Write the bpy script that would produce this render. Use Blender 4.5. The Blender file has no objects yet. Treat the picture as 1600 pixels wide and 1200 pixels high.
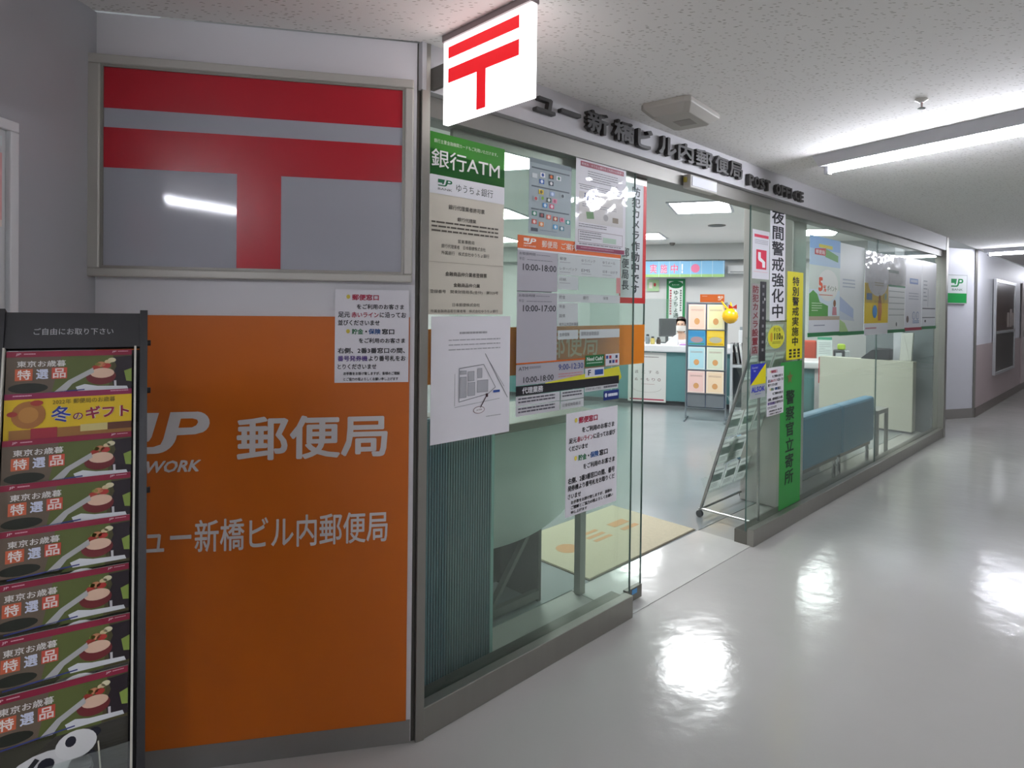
import bpy, bmesh, math, random
from mathutils import Matrix, Vector
random.seed(7)
SC = bpy.context.scene
COL = SC.collection

# ------------------------------------------------------------------ camera
CAM_H = 1.45
cd = bpy.data.cameras.new('camera')
cam = bpy.data.objects.new('camera', cd)
COL.objects.link(cam)
cd.sensor_fit = 'HORIZONTAL'
cd.sensor_width = 36.0
cd.lens = 970.08 / 1600 * 36.0
cd.shift_x = -(878.41 - 800) / 1600
cd.shift_y = (489.41 - 600) / 1600
cd.clip_start = 0.05
cam.matrix_world = (Matrix.Translation((0, 0, CAM_H)) @ Matrix.Rotation(math.radians(90) - 0.01033, 4, 'X')
                    @ Matrix.Rotation(0.012848, 4, 'Z'))
SC.camera = cam

# ------------------------------------------------------------------ world, exposure
w = bpy.data.worlds.new('world')
SC.world = w
w.use_nodes = True
w.node_tree.nodes['Background'].inputs[0].default_value = (0.8, 0.85, 0.9, 1)
w.node_tree.nodes['Background'].inputs[1].default_value = 0.25
SC.view_settings.view_transform = 'Standard'
SC.view_settings.look = 'None'
SC.view_settings.gamma = 1.0
SC.view_settings.use_curve_mapping = False
SC.view_settings.exposure = 0.3
SC.cycles.transparent_max_bounces = 24
SC.cycles.max_bounces = 9
TUBE_STRENGTH = 100.0
PANEL_STRENGTH = 22.0
SIGN_STRENGTH = 2.2

# ------------------------------------------------------------------ frames of reference
class Fr:
    """local x along the wall, local y into the building, z up"""
    def __init__(s, ox, oy, a):
        s.a = a
        u = (math.sin(a), math.cos(a)); v = (-math.cos(a), math.sin(a))
        s.m = Matrix(((u[0], v[0], 0, ox), (u[1], v[1], 0, oy), (0, 0, 1, 0), (0, 0, 0, 1)))
    def at(s, x, y, z=0.0, rz=0.0):
        return s.m @ Matrix.Translation((x, y, z)) @ Matrix.Rotation(rz, 4, 'Z')
    def w(s, x, y, z=0.0):
        return s.m @ Vector((x, y, z))
F = Fr(-0.446, 2.056, 0.761725)      # shop front
L = Fr(-0.480, 2.037, 1.366866)      # wall with the orange panel
I = Fr(0.0, 0.0, 0.313934)           # inside of the post office
W = Fr(0.0, 0.0, math.pi / 2)        # world axes

# ------------------------------------------------------------------ materials
def lin(h):
    h = h.lstrip('#')
    out = []
    for i in (0, 2, 4):
        c = int(h[i:i + 2], 16) / 255
        out.append(c / 12.92 if c <= 0.04045 else ((c + 0.055) / 1.055) ** 2.4)
    return tuple(out) + (1.0,)
_M = {}
def mat(col, rough=0.5, metal=0.0, noise=0.0, scale=8.0, bump=0.0, bscale=None, emit=0.0, spec=0.5, coat=0.0, stretch=None):
    key = (col, rough, metal, noise, scale, bump, bscale, emit, spec, coat, stretch)
    if key in _M:
        return _M[key]
    m = bpy.data.materials.new('m_' + col.strip('#'))
    m.use_nodes = True
    nt = m.node_tree; N = nt.nodes; K = nt.links
    b = N['Principled BSDF']
    b.inputs['Base Color'].default_value = lin(col)
    b.inputs['Roughness'].default_value = rough
    b.inputs['Metallic'].default_value = metal
    b.inputs['Specular IOR Level'].default_value = spec
    b.inputs['Coat Weight'].default_value = coat
    if coat: b.inputs['Coat Roughness'].default_value = 0.03
    if emit:
        b.inputs['Emission Color'].default_value = lin(col)
        b.inputs['Emission Strength'].default_value = emit
    if noise or bump:
        tc = N.new('ShaderNodeTexCoord'); mp = N.new('ShaderNodeMapping')
        K.new(tc.outputs['Object'], mp.inputs[0])
        if stretch: mp.inputs['Scale'].default_value = stretch
    if noise:
        n = N.new('ShaderNodeTexNoise'); n.inputs['Scale'].default_value = scale; n.inputs['Detail'].default_value = 4
        K.new(mp.outputs[0], n.inputs['Vector'])
        mx = N.new('ShaderNodeMix'); mx.data_type = 'RGBA'
        c = lin(col)
        mx.inputs[6].default_value = tuple(max(0, x * (1 - noise)) for x in c[:3]) + (1,)
        mx.inputs[7].default_value = tuple(min(1, x * (1 + noise)) for x in c[:3]) + (1,)
        K.new(n.outputs[0], mx.inputs[0]); K.new(mx.outputs[2], b.inputs['Base Color'])
    if bump:
        n2 = N.new('ShaderNodeTexNoise'); n2.inputs['Scale'].default_value = bscale or scale; n2.inputs['Detail'].default_value = 3
        K.new(mp.outputs[0], n2.inputs['Vector'])
        bp = N.new('ShaderNodeBump'); bp.inputs['Strength'].default_value = bump; bp.inputs['Distance'].default_value = 0.02
        K.new(n2.outputs[0], bp.inputs['Height']); K.new(bp.outputs[0], b.inputs['Normal'])
    _M[key] = m
    return m
def ink(col, rough=0.45):
    return mat(col, rough, spec=0.3)
def glass_mat(name, tint, refl=1.0, rough=0.0, haze=0.0):
    m = bpy.data.materials.new(name); m.use_nodes = True
    nt = m.node_tree; N = nt.nodes; K = nt.links; N.clear()
    o = N.new('ShaderNodeOutputMaterial')
    t = N.new('ShaderNodeBsdfTransparent'); t.inputs[0].default_value = lin(tint)
    g = N.new('ShaderNodeBsdfGlossy'); g.inputs['Roughness'].default_value = rough
    lw = N.new('ShaderNodeLayerWeight'); lw.inputs[0].default_value = 0.5
    pw = N.new('ShaderNodeMath'); pw.operation = 'POWER'; pw.inputs[1].default_value = 5.0
    K.new(lw.outputs['Facing'], pw.inputs[0])
    ma = N.new('ShaderNodeMath'); ma.operation = 'MULTIPLY_ADD'; ma.inputs[1].default_value = 0.96; ma.inputs[2].default_value = 0.04
    K.new(pw.outputs[0], ma.inputs[0])
    mu = N.new('ShaderNodeMath'); mu.operation = 'MULTIPLY'; mu.inputs[1].default_value = refl
    K.new(ma.outputs[0], mu.inputs[0])
    mx = N.new('ShaderNodeMixShader')
    K.new(mu.outputs[0], mx.inputs[0]); K.new(g.outputs[0], mx.inputs[2])
    if haze:
        d = N.new('ShaderNodeBsdfDiffuse'); d.inputs[0].default_value = (0.8, 0.83, 0.82, 1)
        m2 = N.new('ShaderNodeMixShader'); m2.inputs[0].default_value = haze
        K.new(t.outputs[0], m2.inputs[1]); K.new(d.outputs[0], m2.inputs[2]); K.new(m2.outputs[0], mx.inputs[1])
    else:
        K.new(t.outputs[0], mx.inputs[1])
    K.new(mx.outputs[0], o.inputs[0])
    return m
GLASS = glass_mat('shopfront_glass', '#f8fdfa', 1.0, haze=0.012)
def thin_paper(col):
    m = bpy.data.materials.new('thin_paper'); m.use_nodes = True
    nt = m.node_tree; N = nt.nodes; K = nt.links; N.clear()
    o = N.new('ShaderNodeOutputMaterial'); d = N.new('ShaderNodeBsdfDiffuse'); t = N.new('ShaderNodeBsdfTranslucent'); x = N.new('ShaderNodeMixShader'); x.inputs[0].default_value = 0.5
    d.inputs[0].default_value = lin(col); t.inputs[0].default_value = lin(col)
    K.new(d.outputs[0], x.inputs[1]); K.new(t.outputs[0], x.inputs[2]); K.new(x.outputs[0], o.inputs[0]); return m
CLEAR = glass_mat('clear_acrylic', '#f2f6f5', 0.9, haze=0.06)
FILM = glass_mat('clear_film', '#ffffff', 1.5, 0.08, haze=0.02)

def ceiling_mat():
    m = bpy.data.materials.new('acoustic_ceiling'); m.use_nodes = True
    nt = m.node_tree; N = nt.nodes; K = nt.links; b = N['Principled BSDF']
    b.inputs['Roughness'].default_value = 0.9
    tc = N.new('ShaderNodeTexCoord')
    fac = None
    for rot, seed in ((0.3, 0.0), (1.9, 5.3)):
        mp = N.new('ShaderNodeMapping'); mp.inputs['Rotation'].default_value = (0, 0, rot)
        mp.inputs['Scale'].default_value = (1.0, 3.2, 1.0); mp.inputs['Location'].default_value = (seed, seed, 0)
        K.new(tc.outputs['Object'], mp.inputs[0])
        v = N.new('ShaderNodeTexVoronoi'); v.inputs['Scale'].default_value = 34; v.inputs['Randomness'].default_value = 1
        K.new(mp.outputs[0], v.inputs['Vector'])
        lt = N.new('ShaderNodeMath'); lt.operation = 'LESS_THAN'; lt.inputs[1].default_value = 0.2
        K.new(v.outputs['Distance'], lt.inputs[0])
        sp = N.new('ShaderNodeSeparateColor'); K.new(v.outputs['Color'], sp.inputs[0])
        gt = N.new('ShaderNodeMath'); gt.operation = 'GREATER_THAN'; gt.inputs[1].default_value = 0.45
        K.new(sp.outputs[0], gt.inputs[0])
        mu = N.new('ShaderNodeMath'); mu.operation = 'MULTIPLY'; K.new(lt.outputs[0], mu.inputs[0]); K.new(gt.outputs[0], mu.inputs[1])
        if fac is None: fac = mu
        else:
            ad = N.new('ShaderNodeMath'); ad.operation = 'MAXIMUM'; K.new(fac.outputs[0], ad.inputs[0]); K.new(mu.outputs[0], ad.inputs[1]); fac = ad
    mx = N.new('ShaderNodeMix'); mx.data_type = 'RGBA'
    mx.inputs[6].default_value = lin('#efedea'); mx.inputs[7].default_value = lin('#b5b1aa')
    K.new(fac.outputs[0], mx.inputs[0]); K.new(mx.outputs[2], b.inputs['Base Color'])
    bp = N.new('ShaderNodeBump'); bp.inputs['Strength'].default_value = 0.35; bp.inputs['Distance'].default_value = 0.003; bp.invert = True
    K.new(fac.outputs[0], bp.inputs['Height']); K.new(bp.outputs[0], b.inputs['Normal'])
    return m
def floor_mat(col, col2, rough, bump, bscale):
    m = bpy.data.materials.new('waxed_floor'); m.use_nodes = True
    nt = m.node_tree; N = nt.nodes; K = nt.links; b = N['Principled BSDF']
    tc = N.new('ShaderNodeTexCoord')
    n = N.new('ShaderNodeTexNoise'); n.inputs['Scale'].default_value = 1.4; n.inputs['Detail'].default_value = 5
    K.new(tc.outputs['Object'], n.inputs['Vector'])
    mx = N.new('ShaderNodeMix'); mx.data_type = 'RGBA'
    mx.inputs[6].default_value = lin(col); mx.inputs[7].default_value = lin(col2)
    K.new(n.outputs[0], mx.inputs[0]); K.new(mx.outputs[2], b.inputs['Base Color'])
    rr = N.new('ShaderNodeMapRange'); rr.inputs[3].default_value = rough * 0.7; rr.inputs[4].default_value = rough * 1.4
    K.new(n.outputs[0], rr.inputs[0]); K.new(rr.outputs[0], b.inputs['Roughness'])
    n2 = N.new('ShaderNodeTexNoise'); n2.inputs['Scale'].default_value = bscale; n2.inputs['Detail'].default_value = 6
    K.new(tc.outputs['Object'], n2.inputs['Vector'])
    bp = N.new('ShaderNodeBump'); bp.inputs['Strength'].default_value = bump; bp.inputs['Distance'].default_value = 0.01
    K.new(n2.outputs[0], bp.inputs['Height']); K.new(bp.outputs[0], b.inputs['Normal'])
    b.inputs['Specular IOR Level'].default_value = 0.6
    return m

STEEL = mat('#9b9993', 0.36, 0.8, noise=0.05, scale=30, stretch=(1, 1, 0.05))
STEEL_DARK = mat('#77756f', 0.35, 0.85, noise=0.05, scale=30)
CHROME = mat('#d0d2d2', 0.12, 1.0)
BLACK = mat('#141314', 0.45)
PAPER = mat('#eceaf0', 0.6, noise=0.015, scale=20)
WHITEPAINT = mat('#d9d9dc', 0.55, noise=0.02, scale=3)

# ------------------------------------------------------------------ mesh builder
class MB:
    def __init__(s):
        s.v = []; s.f = []; s.mi = []; s.mats = []
    def midx(s, m):
        if m not in s.mats: s.mats.append(m)
        return s.mats.index(m)
    def add(s, vs, fs, m):
        o = len(s.v); s.v += [tuple(p) for p in vs]; k = s.midx(m)
        for f in fs: s.f.append([i + o for i in f]); s.mi.append(k)
        return s
    def box(s, x0, x1, y0, y1, z0, z1, m):
        vs = [(x, y, z) for x in (x0, x1) for y in (y0, y1) for z in (z0, z1)]
        return s.add(vs, [(0, 1, 3, 2), (4, 6, 7, 5), (0, 4, 5, 1), (2, 3, 7, 6), (0, 2, 6, 4), (1, 5, 7, 3)], m)
    def tube(s, p0, p1, r, m, n=10, r1=None):
        p0 = Vector(p0); p1 = Vector(p1); d = (p1 - p0).normalized()
        a = d.orthogonal().normalized(); b = d.cross(a); r1 = r if r1 is None else r1
        vs = []
        for p, q in ((p0, r), (p1, r1)):
            for i in range(n):
                t = 2 * math.pi * i / n
                vs.append(p + a * (q * math.cos(t)) + b * (q * math.sin(t)))
        fs = [(i, (i + 1) % n, n + (i + 1) % n, n + i) for i in range(n)]
        fs += [tuple(reversed(range(n))), tuple(range(n, 2 * n))]
        return s.add(vs, fs, m)
    def bar(s, p0, p1, w_, h_, m, up=(0, 0, 1)):
        p0 = Vector(p0); p1 = Vector(p1); d = (p1 - p0).normalized()
        a = d.cross(Vector(up))
        if a.length < 1e-4: a = d.cross(Vector((0, 1, 0)))
        a.normalize(); b = a.cross(d)
        vs = [p + a * (i * w_ / 2) + b * (j * h_ / 2) for p in (p0, p1) for i, j in ((-1, -1), (1, -1), (1, 1), (-1, 1))]
        return s.add(vs, [(0, 1, 5, 4), (1, 2, 6, 5), (2, 3, 7, 6), (3, 0, 4, 7), (3, 2, 1, 0), (4, 5, 6, 7)], m)
    def prism(s, pts, z0, z1, m):
        n = len(pts)
        vs = [(x, y, z0) for x, y in pts] + [(x, y, z1) for x, y in pts]
        fs = [(i, (i + 1) % n, n + (i + 1) % n, n + i) for i in range(n)] + [tuple(reversed(range(n))), tuple(range(n, 2 * n))]
        return s.add(vs, fs, m)
    def plate(s, pts, y0, y1, m):
        """polygon in the local x-z plane, y0 (front) to y1"""
        n = len(pts)
        vs = [(x, y0, z) for x, z in pts] + [(x, y1, z) for x, z in pts]
        fs = [(i, n + i, n + (i + 1) % n, (i + 1) % n) for i in range(n)] + [tuple(range(n)), tuple(reversed(range(n, 2 * n)))]
        return s.add(vs, fs, m)
    def lathe(s, prof, m, n=16, c=(0, 0, 0)):
        vs = []
        for r, z in prof:
            for i in range(n):
                t = 2 * math.pi * i / n
                vs.append((c[0] + r * math.cos(t), c[1] + r * math.sin(t), c[2] + z))
        fs = []
        for k in range(len(prof) - 1):
            for i in range(n):
                j = (i + 1) % n
                fs.append((k * n + i, k * n + j, (k + 1) * n + j, (k + 1) * n + i))
        fs += [tuple(reversed(range(n))), tuple(range((len(prof) - 1) * n, len(prof) * n))]
        return s.add(vs, fs, m)
    def mesh(s, name):
        me = bpy.data.meshes.new(name)
        me.from_pydata(s.v, [], s.f)
        for m in s.mats: me.materials.append(m)
        me.polygons.foreach_set('material_index', s.mi)
        me.update()
        return me
    def build(s, name, parent=None, mx=None, bevel=0.0, smooth=False, fix=True):
        me = s.mesh(name)
        if fix:
            bm = bmesh.new(); bm.from_mesh(me); bmesh.ops.recalc_face_normals(bm, faces=bm.faces); bm.to_mesh(me); bm.free()
        if smooth:
            me.polygons.foreach_set('use_smooth', [True] * len(me.polygons))
        o = bpy.data.objects.new(name, me); COL.objects.link(o)
        if parent is not None: o.parent = parent
        if mx is not None:
            if parent is None: o.matrix_world = mx
            else: o.matrix_local = mx
        if bevel:
            md = o.modifiers.new('bevel', 'BEVEL'); md.width = bevel; md.segments = 2; md.limit_method = 'ANGLE'
        return o
def tag(o, label, cat, group=None):
    o['label'] = label; o['category'] = cat
    if group: o['group'] = group
    return o
def empty(name, mx):
    o = bpy.data.objects.new(name, None); COL.objects.link(o); o.matrix_world = mx; o.empty_display_size = 0.1
    return o
def struct(o):
    o['kind'] = 'structure'; return o

# ------------------------------------------------------------------ lettering and flat print
_T = {}
def glyphs(s, bold=0.0):
    k = (s, bold)
    if k not in _T:
        cu = bpy.data.curves.new('lettering', 'FONT'); cu.body = s; cu.resolution_u = 2
        ob = bpy.data.objects.new('lettering', cu)
        me = bpy.data.meshes.new_from_object(ob)
        vs = [(v.co.x, v.co.y, 0) for v in me.vertices]; fs = [tuple(p.vertices) for p in me.polygons]
        bpy.data.objects.remove(ob); bpy.data.curves.remove(cu); bpy.data.meshes.remove(me)
        if bold > 0.004:      # heavier strokes: the outline repeated a hair to each side
            n = len(vs); V = []; Q = []
            for i, (dx, dy) in enumerate(((-bold, 0), (bold, 0), (0, -bold), (0, bold), (bold * 0.7, bold * 0.7), (-bold * 0.7, -bold * 0.7), (-bold * 0.7, bold * 0.7), (bold * 0.7, -bold * 0.7))[:8 if bold > 0.015 else 4]):
                V += [(x + dx, y + dy, i) for x, y, _ in vs]; Q += [tuple(j + i * n for j in f) for f in fs]
            vs, fs = V, Q
        _T[k] = (vs, fs)
    return _T[k]
def arc(cx, cy, rx, ry, a0, a1, n=10):
    return [(cx + rx * math.cos(math.radians(a0 + (a1 - a0) * i / n)), cy + ry * math.sin(math.radians(a0 + (a1 - a0) * i / n))) for i in range(n + 1)]
LK = [0]
class Print:
    """ink on a sheet w x h; coordinates 0..1 from the top left corner"""
    def __init__(s, w_, h_, front=0.0):
        s.w = w_; s.h = h_; s.mb = MB(); s.f = front
    def P(s, x, y, layer):
        layer += LK[0] * 0.2
        return (x * s.w, s.f - 0.0007 - 0.0004 * layer, s.h * (1 - y))
    def poly(s, pts, col, layer=0, m=None):
        s.mb.add([s.P(x, y, layer) for x, y in pts], [tuple(range(len(pts)))], m or ink(col)); return s
    def rect(s, x0, y0, x1, y1, col, layer=0):
        return s.poly([(x0, y0), (x1, y0), (x1, y1), (x0, y1)], col, layer)
    def ell(s, cx, cy, rx, ry, col, layer=0, n=20):
        return s.poly(arc(cx, cy, rx, ry, 0, 360 * (n - 1) / n, n - 1), col, layer)
    def line(s, x0, y0, x1, y1, t, col, layer=0):
        """t: thickness as a fraction of the width"""
        ax, ay, bx, by = x0 * s.w, y0 * s.h, x1 * s.w, y1 * s.h
        d = math.hypot(bx - ax, by - ay) or 1e-6; nx, ny = -(by - ay) / d * t * s.w / 2, (bx - ax) / d * t * s.w / 2
        return s.poly([((ax + nx) / s.w, (ay + ny) / s.h), ((bx + nx) / s.w, (by + ny) / s.h), ((bx - nx) / s.w, (by - ny) / s.h), ((ax - nx) / s.w, (ay - ny) / s.h)], col, layer)
    def frame(s, x0, y0, x1, y1, t, col, layer=0):
        ty = t * s.w / s.h
        s.rect(x0, y0, x1, y0 + ty, col, layer); s.rect(x0, y1 - ty, x1, y1, col, layer)
        s.rect(x0, y0, x0 + t, y1, col, layer); s.rect(x1 - t, y0, x1, y1, col, layer); return s
    def text(s, t, x0, y0, x1, y1, col, bold=0.0, layer=1, slant=0.0):
        vs, fs = glyphs(t, bold)
        if not vs: return s
        ax = min(v[0] for v in vs); bx = max(v[0] for v in vs); ay = min(v[1] for v in vs); by = max(v[1] for v in vs)
        out = []
        for x, y, LK[0] in vs:
            fx = (x - ax) / (bx - ax or 1); fy = (y - ay) / (by - ay or 1)
            out.append(s.P(x0 + (x1 - x0) * fx + slant * (fy - 0.5), y1 - (y1 - y0) * fy, layer))
        LK[0] = 0
        s.mb.add(out, fs, ink(col)); return s
    def vtext(s, t, x0, y0, x1, y1, col, bold=0.0, layer=1, cell=None):
        n = len(t); ch = (y1 - y0) / n
        for i, c in enumerate(t):
            vs, fs = glyphs(c, bold)
            out = [s.P(x0 + (x1 - x0) * x, y0 + ch * i + ch * (0.5 - (y - 0.38) * 0.94), layer + k * 0.2) for x, y, k in vs]
            if c in 'ー' :
                out = [s.P(x0 + (x1 - x0) * (0.5 + (y - 0.38)), y0 + ch * i + ch * x, layer + k * 0.2) for x, y, k in vs]
            s.mb.add(out, fs, ink(col))
        return s
    def lines(s, x0, y0, x1, y1, n, col, layer=1, duty=0.45, seed=1):
        rnd = random.Random(seed); st = (y1 - y0) / n
        for i in range(n):
            e = x1 if i % 4 != 3 else x0 + (x1 - x0) * rnd.uniform(0.4, 0.9)
            x = x0
            while x < e - 0.002:
                l = rnd.uniform(0.03, 0.12) * (x1 - x0) + 0.01
                s.rect(x, y0 + st * i, min(x + l, e), y0 + st * (i + duty), col, layer); x += l + 0.012 * (x1 - x0)
        return s
    def jp(s, x0, y0, x1, y1, col, bg, layer=1):
        """the interlocked letters mark: block, hook and P"""
        def t(px, py): return (x0 + (x1 - x0) * (px - 150) / 412, y0 + (y1 - y0) * (py - 128) / 207)
        blk = [(150, 132), (345, 132), (315, 250), (303, 272), (280, 279), (264, 268), (270, 240), (150, 240)]
        s.poly([t(*p) for p in blk], col, layer)
        P_ = [(393, 130)] + [(505, 130)] + arc(505, 185, 57, 56, -88, 60, 8) + [(500, 243), (424, 246)]
        J_ = arc(330, 232, 92, 103, 8, 90, 8) + [(150, 335), (150, 303), (322, 301)] + [(352, 290), (364, 262)]
        s.poly([t(*p) for p in P_ + J_], col, layer)
        s.poly([t(*p) for p in [(438, 163), (488, 163), (508, 170), (512, 182), (504, 198), (486, 208), (428, 209)]], bg, layer + 1)
        return s
    def build(s, parent, name='printed_design'):
        return s.mb.build(name, parent, Matrix.Identity(4), fix=False)
def sheet(name, label, cat, fr, x0, x1, z0, z1, y, m=PAPER, th=0.001, group=None, rot=0.0, film=False, wavy=0.0):
    """a flat sheet whose printed side faces the corridor (local -y); returns the object and its Print"""
    w_, h_ = x1 - x0, z1 - z0
    mb = MB(); mb.box(0, w_, 0, th, 0, h_, m)
    o = mb.build(name, None, fr.at(x0, y, z0) @ Matrix.Rotation(rot, 4, 'Y'))
    tag(o, label, cat, group)
    return o, Print(w_, h_)

# ================================================================== THE SETTING
CEIL = 2.31; INC = 2.60
def wpts(lst):   # frame points -> world xy
    return [tuple(fr.w(x, y)[:2]) for fr, x, y in lst]
# corridor floor
FLOOR = floor_mat('#b1afab', '#bcbab6', 0.14, 0.28, 6.0)
mb = MB(); mb.prism([(-7, -7), (22, -7), (22, 24), (-7, 24)], -0.1, 0.0, FLOOR)
struct(mb.build('floor'))
INFLOOR = floor_mat('#878d8f', '#969b9c', 0.17, 0.14, 7.0)
room = wpts([(F, 0.05, 0.39), (F, 7.0, 0.39), (F, 7.45, 1.0), (I, 11.5, -2.2), (I, 11.5, 6.0), (I, 2.6, 6.0)])
mb = MB(); mb.prism(room, 0.0005, 0.004, INFLOOR)
struct(mb.build('floor_inside'))
# strip under the sliding doors, with a steel guide rail
mb = MB(); mb.box(1.15, 2.37, 0.02, 0.39, 0.0005, 0.003, mat('#c9c8c4', 0.12, noise=0.16, scale=3.5, bump=0.1, bscale=6))
t1 = mb.build('trim_1', None, F.at(0, 0)); struct(t1)
# ceilings
CEILM = ceiling_mat()
cor = wpts([(L, -0.94, 0.0), (L, 0.0, 0.0), (F, 0.0, 0.02), (F, 26, 0.02), (F, 26, -3.4), (F, -5.5, -3.4)]) + [(-5.0, -4.6), (-5.0, 0.85)]
cor += [(-1.372, 0.85)]
mb = MB(); mb.prism(cor, CEIL, CEIL + 0.1, CEILM)
struct(mb.build('ceiling'))
INCEIL = mat('#ebeae6', 0.85, noise=0.02, scale=2)
roomc = wpts([(F, 0.02, 0.12), (F, 7.0, 0.12), (F, 7.45, 1.0), (I, 11.6, -2.2), (I, 11.6, 6.1), (I, 2.4, 6.1)])
mb = MB(); mb.prism(roomc, INC, INC + 0.08, INCEIL)
struct(mb.build('ceiling_inside'))
# walls: helper for a vertical slab from point to point
def slab(name, p, q, z0, z1, th, m, side=1):
    p = Vector((*p, 0)); q = Vector((*q, 0)); d = (q - p); n = Vector((-d.y, d.x, 0)).normalized() * th * side
    mb = MB(); mb.prism([p[:2], q[:2], (q + n)[:2], (p + n)[:2]], z0, z1, m)
    return struct(mb.build(name))
WALLM = mat('#d3d2d2', 0.6, noise=0.03, scale=2.0)
# wall with orange panel
mb = MB(); mb.box(-0.94, -0.004, 0.012, 0.10, 0.0, CEIL, mat('#dddce0', 0.45, noise=0.02, scale=1.5))
struct(mb.build('wall_left', None, L.at(0, 0)))
mb = MB(); mb.box(-0.94, -0.006, 0.006, 0.0119, 0.0, 0.074, mat('#8d8b88', 0.4, 0.5, noise=0.1, scale=6))
struct(mb.build('baseboard_left', None, L.at(0, 0)))
# near side wall, running back past the camera
c0 = L.w(-0.94, 0.0)
slab('wall_side', (c0.x, c0.y + 0.08), (-1.372, 0.85), 0, CEIL, 0.12, mat('#a9abb0', 0.5, noise=0.03, scale=1.2), side=-1)
# hidden sides of the corridor
a = F.w(-5.5, -3.4); b = F.w(26, -3.4); e = F.w(26, 0.6)
slab('wall_opposite', a[:2], b[:2], 0, CEIL, 0.1, mat('#e2e0dd', 0.6), side=-1)
slab('wall_end', b[:2], e[:2], 0, CEIL, 0.1, WALLM, side=-1)
slab('wall_behind', (-5.0, -4.6), a[:2], 0, CEIL, 0.1, WALLM, side=-1)
slab('wall_behind_left', (-5.0, 0.85), (-5.0, -4.6), 0, CEIL, 0.1, WALLM, side=-1)
slab('wall_behind_end', (-1.372, 0.85), (-5.0, 0.85), 0, CEIL, 0.1, WALLM, side=-1)
# inside walls
INW = mat('#cfcfcd', 0.7, noise=0.02, scale=1.5)
p1, p2, p3, p4 = [I.w(*q)[:2] for q in ((11.5, -2.2), (11.5, 6.0), (2.6, 6.0), (1.75, 1.35))]
slab('wall_back', p1, p2, 0, INC, 0.1, INW, side=-1)
slab('wall_inside_left', p2, p3, 0, INC, 0.1, INW, side=-1)
slab('wall_inside_near', p3, F.w(-0.02, 0.14)[:2], 0, INC, 0.06, INW, side=-1)
slab('wall_inside_right', F.w(7.5, 1.0)[:2], p1, 0, INC, 0.1, mat('#a7aeb0', 0.5, noise=0.04), side=-1)
slab('wall_inside_corner', F.w(7.14, 0.14)[:2], F.w(7.5, 1.0)[:2], 0, INC, 0.06, mat('#8f979a', 0.35, 0.4, noise=0.05), side=-1)
mb = MB(); mb.box(11.22, 11.48, -2.1, 5.9, 2.32, INC, mat('#b9bbb8', 0.7))
struct(mb.build('trim_2', None, I.at(0, 0)))
# fascia over the shop front, and the steel header below it
mb = MB(); mb.box(-0.03, 7.12, 0.0, 0.11, 2.155, CEIL, mat('#b6b5b8', 0.5, noise=0.03, scale=2))
struct(mb.build('trim_3', None, F.at(0, 0)))
mb = MB(); mb.box(-0.01, 7.12, 0.035, 0.135, 2.085, 2.155, mat('#86847f', 0.5, 0.6, noise=0.05))
struct(mb.build('trim_4', None, F.at(0, 0)))
mb = MB(); mb.box(-0.01, 7.12, 0.11, 0.16, 2.155, INC, INW)
struct(mb.build('wall_over_glass', None, F.at(0, 0)))
# corner post between wall and shop front, far end post
for nm, fr, p, q in (('trim_5', None, (-0.480, 2.037), (-0.446, 2.056)),):
    d = math.atan2(q[0] - p[0], q[1] - p[1]); R = Fr(p[0], p[1], d)
    mb = MB(); mb.box(0.0, 0.012, 0.012, 0.06, 0, CEIL, mat('#55534e', 0.4, 0.6))
    mb.box(0.012, 0.041, -0.004, 0.05, 0, CEIL, STEEL)
    o = mb.build(nm, None, R.at(0, 0), bevel=0.002); struct(o)
mb = MB(); mb.box(7.03, 7.12, -0.005, 0.11, 0, CEIL, STEEL)
struct(mb.build('trim_6', None, F.at(0, 0), bevel=0.003))
# sills
for k, (a_, b_) in enumerate(((0.0, 1.152), (2.36, 7.1))):
    mb = MB(); mb.box(a_, b_, 0.0, 0.045, 0, 0.104, STEEL); mb.box(a_, b_, 0.045, 0.13, 0, 0.085, STEEL_DARK)
    struct(mb.build('trim_%d' % (7 + k), None, F.at(0, 0), bevel=0.003))
# glazing
EDGE = mat('#56706a', 0.4)
def pane(name, x0, x1, z0, z1, y):
    mb = MB(); mb.box(x0, x1, y, y + 0.008, z0, z1, GLASS)
    o = struct(mb.build(name, None, F.at(0, 0))); return o
def edge(parent, x, y, z0, z1, t=0.0018, nm='glass_edge'):
    mb = MB(); mb.box(x - t, x, y - 0.0008, y + 0.0088, z0, z1, EDGE)
    return mb.build(nm, parent, Matrix.Identity(4))
g1 = pane('window_1', 0.018, 1.19, 0.085, 2.10, 0.05); edge(g1, 1.193, 0.05, 0.085, 2.10)
g2 = pane('window_2', 2.36, 4.775, 0.085, 2.10, 0.05); edge(g2, 2.36, 0.05, 0.085, 2.10); edge(g2, 4.778, 0.05, 0.085, 2.10, 0.004, 'glass_joint')
g3 = pane('window_3', 4.779, 7.04, 0.085, 2.10, 0.05)
# the parked sliding door leaf behind the left pane
d1 = pane('door_1', 0.16, 1.334, 0.06, 2.09, 0.092); edge(d1, 1.337, 0.092, 0.06, 2.09)
mb = MB(); mb.box(1.215, 1.335, 0.085, 0.108, 0.012, 0.075, STEEL_DARK); mb.box(0.16, 1.215, 0.088, 0.105, 0.03, 0.065, STEEL)
mb.box(1.255, 1.295, 0.0835, 0.086, 0.045, 0.068, ink('#5b9bd0'))
mb.build('bottom_rail', d1, Matrix.Identity(4))
mb = MB(); mb.box(0.16, 1.334, 0.088, 0.106, 2.05, 2.10, STEEL)
mb.build('top_rail', d1, Matrix.Identity(4))
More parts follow.
